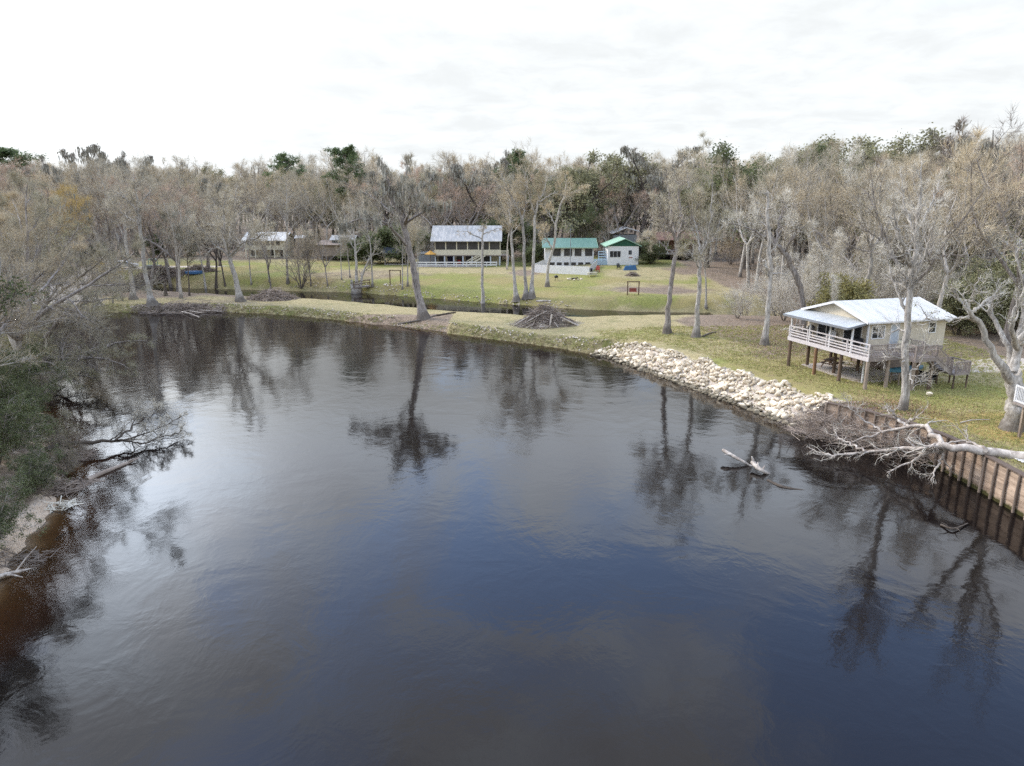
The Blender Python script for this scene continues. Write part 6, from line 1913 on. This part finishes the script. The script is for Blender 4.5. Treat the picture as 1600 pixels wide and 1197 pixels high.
# distant tree tops above the skyline
put('pine0', 470, 300, 240, 'round topped pine left of the pair above the grey cabin', 1.35, base=(-58, 195))
put('pine1', 541, 300, 231, 'taller pine, right one of the pair above the grey cabin', 1.2, base=(-43.5, 187))
put('pine0', 800, 300, 236, 'green pine top above the cluster behind the brush pile', 1.3, base=(0.5, 192))
put('pine1', 102, 300, 229, 'wide flat topped pine on the skyline at the far left', 1.9, base=(-118, 188))
put('ragged1', 152, 300, 226, 'bare ragged tree top right of the flat topped pine', 1.1, base=(-104, 178))
put('ragged0', 182, 300, 234, 'dark knobbly tree top on the left skyline', 1.0, base=(-98, 176))
put('ragged1', 222, 300, 238, 'sparse dark tree top above the driftwood jam', 1.0, base=(-91, 175))
put('ragged0', 735, 300, 235, 'ragged mossy tree towering behind the grey roofed house', 1.3, base=(-10.2, 174))
put('ragged1', 1000, 300, 226, 'mossy tree top above the white cottage', 1.4, base=(30, 166))
put('oak1', 1300, 300, 205, 'great olive evergreen crown on the skyline behind the stilt house', 1.25, base=(64, 142))
put('oak0', 1245, 300, 225, 'broad olive evergreen left of the great crown on the skyline', 1.2, base=(56, 140))
put('oak2', 1350, 300, 212, 'dark olive evergreen right of the great crown on the skyline', 1.25, base=(71, 144))
put('oak1', 1160, 300, 232, 'green evergreen above the red brown house', 1.2, base=(45, 138), mats=[None, None, m_oak_g])
put('oak0', 900, 300, 238, 'evergreen crown hung with grey moss above the green roof', 1.25, base=(16, 166))
put('oak2', 960, 300, 240, 'large dark evergreen behind the white cottage', 1.3, base=(25.5, 170))
put('oak1', 890, 400, 318, 'dark green evergreen close behind the green roof', .9, base=(15.5, 160), mats=[None, None, m_oak_g])
put('wide0', 940, 400, 322, 'rosy bare tree between the green roof and the white cottage', .9, base=(20.2, 158), mats=[m_pale, m_tw_red])
put('wide1', 735, 400, 285, 'wide bare tree flushed red behind the grey metal roof', 1.3, base=(-9.5, 166), mats=[m_grey, m_tw_red])
put('wide3', 700, 400, 275, 'red budding tree at the left gable of the grey roofed house', 1.1, base=(-17, 167), mats=[m_grey, m_tw_red])
put('bush1', 640, 410, 352, 'dark evergreen bush left of the long grey roofed house', 1.3, base=(-23.5, 157), cat='shrub')
put('bush0', 590, 410, 362, 'dark evergreen bush beside the open pavilion', 1.6, base=(-31, 158), cat='shrub')
put('bush1', 1010, 420, 376, 'dark green bush overhanging the right wall of the white cottage', 1.3, base=(28, 145), cat='shrub')
put('bush0', 828, 410, 378, 'green bush at the left gable of the green roofed house', 1.1, base=(4.6, 152), cat='shrub')
put('bush1', 765, 300, 338, 'dark evergreen bush behind the right end of the long house', 1.3, base=(-3, 166), cat='shrub')

# ------------------------------------------------------------------ left bank in the foreground
BIG = {}
def big(name, mats, **kw):
    BIG[name] = PR[name] = Proto(kw.pop('nm'), mats, **kw)
big('nearbare0', [m_grey, m_tw_green, m_yellow, m_moss], nm='bare_tree', H=19, r0=.32, bole=.25, fork=4, n1=30, l1=5.6, shape='cone', ang1=.85, up1=.03, n2=10, l2=.5, n3=8, l3=.55, ntw=7, tw=.6, tww=.006)
big('nearbare1', [m_pale, m_tw_tan, m_yellow, m_moss], nm='bare_tree', H=18, r0=.28, bole=.3, fork=3, n1=27, l1=6.0, shape='cone', ang1=.85, up1=.04, n2=10, l2=.5, n3=8, l3=.55, ntw=7, tw=.6, tww=.006)
big('nearbush', [m_grey, m_tw_grey, m_oak_g, m_moss], nm='green_shrub', H=6.5, r0=.08, bole=.05, stems=7, n1=7, l1=3.4, shape='line', ang1=.95, up1=.0, wob1=.25, n2=7, l2=.5, n3=5, l3=.5, ntw=2, tw=.3, tww=.006, leaf=(9, .13, .058, 2), flare=0, ang2=.85)
big('neartwig', [m_grey, m_tw_green, m_olive, m_moss], nm='bare_shrub', H=4.5, r0=.05, bole=.06, stems=9, n1=9, l1=2.2, shape='round', ang1=.8, wob1=.2, n2=7, n3=6, ntw=5, tw=.4, tww=.0045, leaf=(1, .2, .045, 2), flare=0)
big('nearoak', [m_dark, m_tw_dark, m_oak_g, m_moss], nm='evergreen_tree', H=17, r0=.4, bole=.2, fork=5, n1=30, l1=6.0, shape='cone', ang1=.95, up1=.02, wob1=.2, n2=8, n3=5, ntw=2, tw=.5, tww=.008, leaf=(6, .45, .12, 2))
limb_tree('bank_tree', 46, 606, [
    ([(46, 608, .52), (50, 585, .42), (50, 560, .38), (44, 535, .34), (40, 505, .3), (46, 470, .25), (55, 435, .2), (60, 400, .15), (68, 360, .1), (74, 325, .05), (78, 292, .02)], .35, 16),
    ([(50, 565, .26), (62, 545, .22, -.5), (78, 520, .18, -1), (98, 495, .15, -1.5), (125, 478, .11, -2), (150, 470, .07, -2.4), (178, 466, .02, -2.8)], .3, 14),
    ([(50, 580, .24), (75, 566, .2, .6), (110, 556, .16, 1), (150, 548, .12, 1.2), (190, 535, .07, 1.4), (232, 532, .02, 1.4)], .2, 20),
    ([(49, 572, .2), (80, 560, .17, -1.5), (115, 562, .13, -2.5), (150, 560, .09, -3), (185, 568, .05, -3.2), (205, 578, .02, -3.3)], .2, 18),
    ([(42, 522, .22), (30, 490, .17, .8), (18, 465, .12, 1.2), (4, 440, .07, 1.5), (-12, 415, .02, 1.8)], .2, 14),
    ([(50, 455, .18), (68, 430, .14, .8), (88, 405, .1, 1.4), (108, 380, .06, 2), (124, 355, .02, 2.4)], .15, 16),
    ([(43, 515, .18), (60, 490, .14, 1.5), (80, 462, .1, 2.4), (105, 435, .06, 3), (125, 415, .02, 3.5)], .15, 16),
    ([(52, 600, .16), (68, 604, .13, -1), (92, 592, .1, -1.6), (120, 585, .07, -2), (150, 592, .03, -2.3)], .25, 14),
    ([(47, 595, .16), (40, 580, .12, -2), (60, 565, .09, -4), (90, 575, .06, -5), (120, 600, .02, -5.5)], .2, 14),
], 'lichen grey bare tree on the left bank with low limbs sweeping over the water', [m_grey, m_tw_green, m_olive, m_moss],
    r0=.45, l1=2.5, shape='cone', ang1=.85, up1=.0, wob1=.2, n2=9, l2=.55, n3=7, l3=.6, ntw=5, tw=.45, tww=.006, sides=12, leaf=(1, .2, .05, 2), up2=-.01)
for (x, y, k, s, lb, mt) in (
    (-47, 67.5, 'nearbare0', .98, 'grey twiggy tree just behind the lichen grey bank tree', None),
    (-52.5, 74.5, 'nearbare1', 1.0, 'tan twiggy tree further back on the left bank', None),
    (-57.5, 81, 'nearbare0', .95, 'broad bare tree at the tip of the left bank', [None, m_tw_tan]),
    (-63.5, 85.2, 'nearbare1', 1.05, 'rear bare tree of the left bank at the frame edge', [m_grey, m_tw_gold]),
    (-50, 70.5, 'neartwig', 1.2, 'grey brush filling the middle of the left bank', None),
    (-44.5, 62.5, 'neartwig', 1.1, 'grey brush at the foot of the lichen grey bank tree', None),
    (-39.3, 56.0, 'neartwig', .7, 'brownish brush on the eroded bank edge below the bank tree', [m_grey, m_tw_brown]),
    (-36.9, 52.6, 'neartwig', .65, 'low brown brush between the bank tree and the toppled tree', [m_grey, m_tw_brown]),
    (-38.2, 51.5, 'neartwig', .9, 'lichen grey twiggy shrub under the bank tree at the left edge', None),
    (-35.6, 48.4, 'nearbush', .78, 'largest dark green shrub overhanging the eroded left bank', None),
    (-32.4, 43.2, 'nearbush', .72, 'dark green shrub above the root tangle on the left bank', None),
    (-29.8, 38.6, 'nearbush', .72, 'dark green shrub behind the sand bar', None),
    (-23.9, 29.0, 'nearbush', .62, 'lowest dark green shrub at the left edge beside the water', None),
    (-41.5, 57.5, 'neartwig', 1.0, 'lichen covered brush left of the bank tree', None),
    (-42.5, 58.5, 'nearbush', .8, 'olive green shrub behind the lichen covered brush', [None, None, m_olive]),
    (-40.2, 57.4, 'nearbare1', 1.02, 'tall tan crowned bare tree beside the lichen grey bank tree', None),
    (-38.6, 53.0, 'nearbare0', .98, 'tall grey crowned bare tree in front of the lichen grey bank tree', None),
    (-36.4, 48.0, 'nearbare0', .9, 'grey bare tree behind the largest dark green shrub', [None, m_tw_tan]),
    (-28.4, 43.0, 'neartwig', .42, 'small brown brush on the sandy bank above the root tangle', [m_grey, m_tw_brown]),
    (-27.2, 40.3, 'neartwig', .36, 'low brown brush beside the sunken log', [m_grey, m_tw_brown]),
    (-26.2, 36.4, 'nearbush', .42, 'small dark green shrub at the head of the sand bar', None),
    (-30.6, 45.6, 'neartwig', .5, 'pale grey brush at the root of the toppled tree', None),
    (-34.8, 40.0, 'nearoak', .8, 'tall evergreen tree behind the dark green shrubs, mirrored in the river', None),
    (-32.3, 34.0, 'nearoak', .86, 'tall evergreen tree left of the sand bar, mirrored in the river', None),
    (-30.3, 27.5, 'nearoak', .84, 'evergreen tree nearest the camera on the left bank, mirrored in the river', None),
    (-30.6, 36.8, 'nearbare1', .78, 'tan bare tree behind the sand bar at the left edge', None),
    (-34.5, 42.0, 'nearbare1', .8, 'bare tree behind the dark green shrubs of the left bank', None),
):
    placed.append((x, y))
    plant(PR[k], (x, y, ground_at(x, y) - .1), random.uniform(0, 6.28), s, lb, 'tree' if 'tree' in lb.split(' on ')[0].split(' at ')[0].split(' behind ')[0] and 'shrub' not in lb and 'brush' not in lb.split(' ')[1:3] else 'shrub', None, mt)
for (x, y, s, k, lb) in ((-66.5, 110.5, .95, 'gold', 'golden leaved tree by the sandy landing'), (-71, 117, .9, 'gold', 'second golden leaved tree beyond the sandy landing'), (-61, 108.2, .34, 'gold', 'low golden shrub at the waterline left of the driftwood jam')):
    wood_tree(k, x, y, s, lb)
for (u, v, s, lb) in ((165, 462, .8, 'grey brush screening the trunks by the sandy landing'), (150, 476, .6, 'low grey brush on the far bank below the sandy landing'), (192, 470, .7, 'pale grey brush beside the hollow based cypress')):
    p = gp(u, v); placed.append((p[0], p[1]))
    plant(PR['brush0'], (p[0], p[1], p[2] - .05), 1.0 + u, s, lb, 'shrub')
# thicket at the right: white stemmed shrubs on the creek bank beyond the lawn
for i, (x, y, s) in enumerate(((28, 87.5, .7), (33, 85.5, .9), (36.5, 87.5, 1.1), (40.5, 85, 1.2), (35, 92.5, 1.1), (39.5, 90.5, 1.2), (44, 88, 1.3), (46, 82, 1.1), (41, 96, 1.2), (31, 94, .9), (37, 98.5, 1.1))):
    placed.append((x, y))
    plant(PR['brush2' if i % 3 else 'brush0'], (x, y, ground_at(x, y) - .05), i * 1.3, s, 'pale stemmed leafless thicket shrub beyond the right lawn', 'shrub', 'thicket shrubs beyond the right lawn', [m_pale, m_tw_white])
for i, (x, y, s) in enumerate(((31, 76.8, .8), (34.5, 79, .9), (30, 82.5, .75), (36, 82, 1.0), (39.5, 78, 1.0), (42, 81.5, 1.1))):
    placed.append((x, y))
    plant(PR['sapling'], (x, y, ground_at(x, y) - .05), i * 2.1, s, 'thin pale sapling among the thicket beyond the right lawn', 'tree', 'saplings in the thicket beyond the right lawn')
for i, (x, y, s, k) in enumerate(((53, 77, 1.3, 'olive'), (58, 80, 1.5, 'olive'), (48.5, 76.5, 1.1, 'olive'), (62, 79, 1.5, 'olive'), (54, 83, 1.4, 'olive'))):
    placed.append((x, y))
    plant(PR['bush%d' % (i % 2)], (x, y, ground_at(x, y) - .05), i * 2.1, s, 'olive green bush beyond the gravel drive at the right edge', 'shrub', 'olive bushes beyond the gravel drive', [None, None, m_olive])
put('bush0', 1260, 470, 432, 'yellow green bush behind the far gable of the stilt house', 1.0, base=(34.5, 74.5), mats=[None, None, m_yellow], cat='shrub')

# ------------------------------------------------------------------ the rest of the woods
random.seed(21)
print('right', fill(46, 36, 120, 68, 126, 4.6, None, 1.0, 1.3, front=False))
print('right2', fill(28, 38, 130, 126, 165, 5.5, None, 1.05, 1.35, front=False))
print('front', fill(62, -140, 40, 140, 186, 4.6, None, .95, 1.25))
print('left', fill(34, -125, -60, 106, 150, 4.4, ['wide', 'tan', 'tan', 'wide', 'tall', 'red'], .9, 1.2, front=False))
print('back', fill(70, -170, 140, 165, 215, 5.4, None, 1.1, 1.35))
print('brushes', fill(46, -135, 45, 140, 180, 3.2, ['brush', 'brush', 'brush', 'bush'], .8, 1.3))
print('brushes2', fill(34, 42, 100, 74, 130, 3.4, ['brush', 'brush', 'brush', 'brush', 'sapling', 'sapling'], .8, 1.3, front=False))
print('brushes3', fill(20, -105, -66, 107, 145, 2.6, ['brush'], .6, 1.1, front=False))

# the far wood that closes the view: one mass of instanced trees
def far_wood():
    pts = []
    rr = random.Random(5)
    while len(pts) < 620:
        x, y = rr.uniform(-330, 330), rr.uniform(205, 400)
        if abs(x) > .8 * y + 10: continue
        if rr.random() > 1.25 - (y - 205) / 260: continue
        pts.append((x, y, ground_at(x, y) - .2))
    for _ in range(160):
        x, y = rr.uniform(95, 200), rr.uniform(84, 205)
        if abs(x) > .86 * y + 10: continue
        pts.append((x, y, ground_at(x, y) - .2))
    me = bpy.data.meshes.new('far_woods')
    me.from_pydata(pts, [], [])
    o = bpy.data.objects.new('far_woods', me); COL.objects.link(o)
    tag(o, 'bare grey brown woods with evergreen crowns closing the horizon', 'woods', kind='stuff')
    ng = bpy.data.node_groups.new('far_woods', 'GeometryNodeTree')
    ng.interface.new_socket('Geometry', in_out='INPUT', socket_type='NodeSocketGeometry')
    ng.interface.new_socket('Geometry', in_out='OUTPUT', socket_type='NodeSocketGeometry')
    N = ng.nodes.new; Lk = ng.links.new
    gi, go = N('NodeGroupInput'), N('NodeGroupOutput')
    jn = N('GeometryNodeGeometryToInstance')
    firsts = {}
    for k in ('wide0', 'wide1', 'oak0', 'wide2', 'wide3', 'tall1', 'oak2', 'wide1'):
        pr = PR[k]
        tk = [ob for ob in COL.objects if ob.type == 'MESH' and ob.data == pr.tm and not ob.material_slots[0].link == 'OBJECT'][0]
        crn = [ob for ob in COL.objects if ob.type == 'MESH' and ob.data == pr.cm and all(s.link == 'DATA' for s in ob.material_slots)][0]
        j = N('GeometryNodeJoinGeometry')
        for ob in (tk, crn):
            oi = N('GeometryNodeObjectInfo'); oi.inputs['Object'].default_value = ob
            oi.transform_space = 'ORIGINAL'
            Lk(oi.outputs['Geometry'], j.inputs[0])
        gi_ = N('GeometryNodeGeometryToInstance'); Lk(j.outputs[0], gi_.inputs[0])
        firsts[k + str(len(firsts))] = gi_
    jj = N('GeometryNodeJoinGeometry')
    for g in firsts.values(): Lk(g.outputs[0], jj.inputs[0])
    mp = N('GeometryNodeMeshToPoints'); Lk(gi.outputs[0], mp.inputs[0])
    io = N('GeometryNodeInstanceOnPoints'); Lk(mp.outputs[0], io.inputs['Points']); Lk(jj.outputs[0], io.inputs['Instance'])
    io.inputs['Pick Instance'].default_value = True
    ri = N('FunctionNodeRandomValue'); ri.data_type = 'INT'
    ri.inputs[4].default_value = 0; ri.inputs[5].default_value = len(firsts) - 1; ri.inputs[8].default_value = 3
    Lk(ri.outputs[2], io.inputs['Instance Index'])
    rv = N('FunctionNodeRandomValue'); rv.data_type = 'FLOAT_VECTOR'
    rv.inputs[0].default_value = (0, 0, 0); rv.inputs[1].default_value = (.06, .06, 6.28)
    Lk(rv.outputs[0], io.inputs['Rotation'])
    rs = N('FunctionNodeRandomValue'); rs.data_type = 'FLOAT'
    rs.inputs[2].default_value = 1.05; rs.inputs[3].default_value = 1.4
    Lk(rs.outputs[1], io.inputs['Scale'])
    Lk(io.outputs[0], go.inputs[0])
    md = o.modifiers.new('trees', 'NODES'); md.node_group = ng
far_wood()
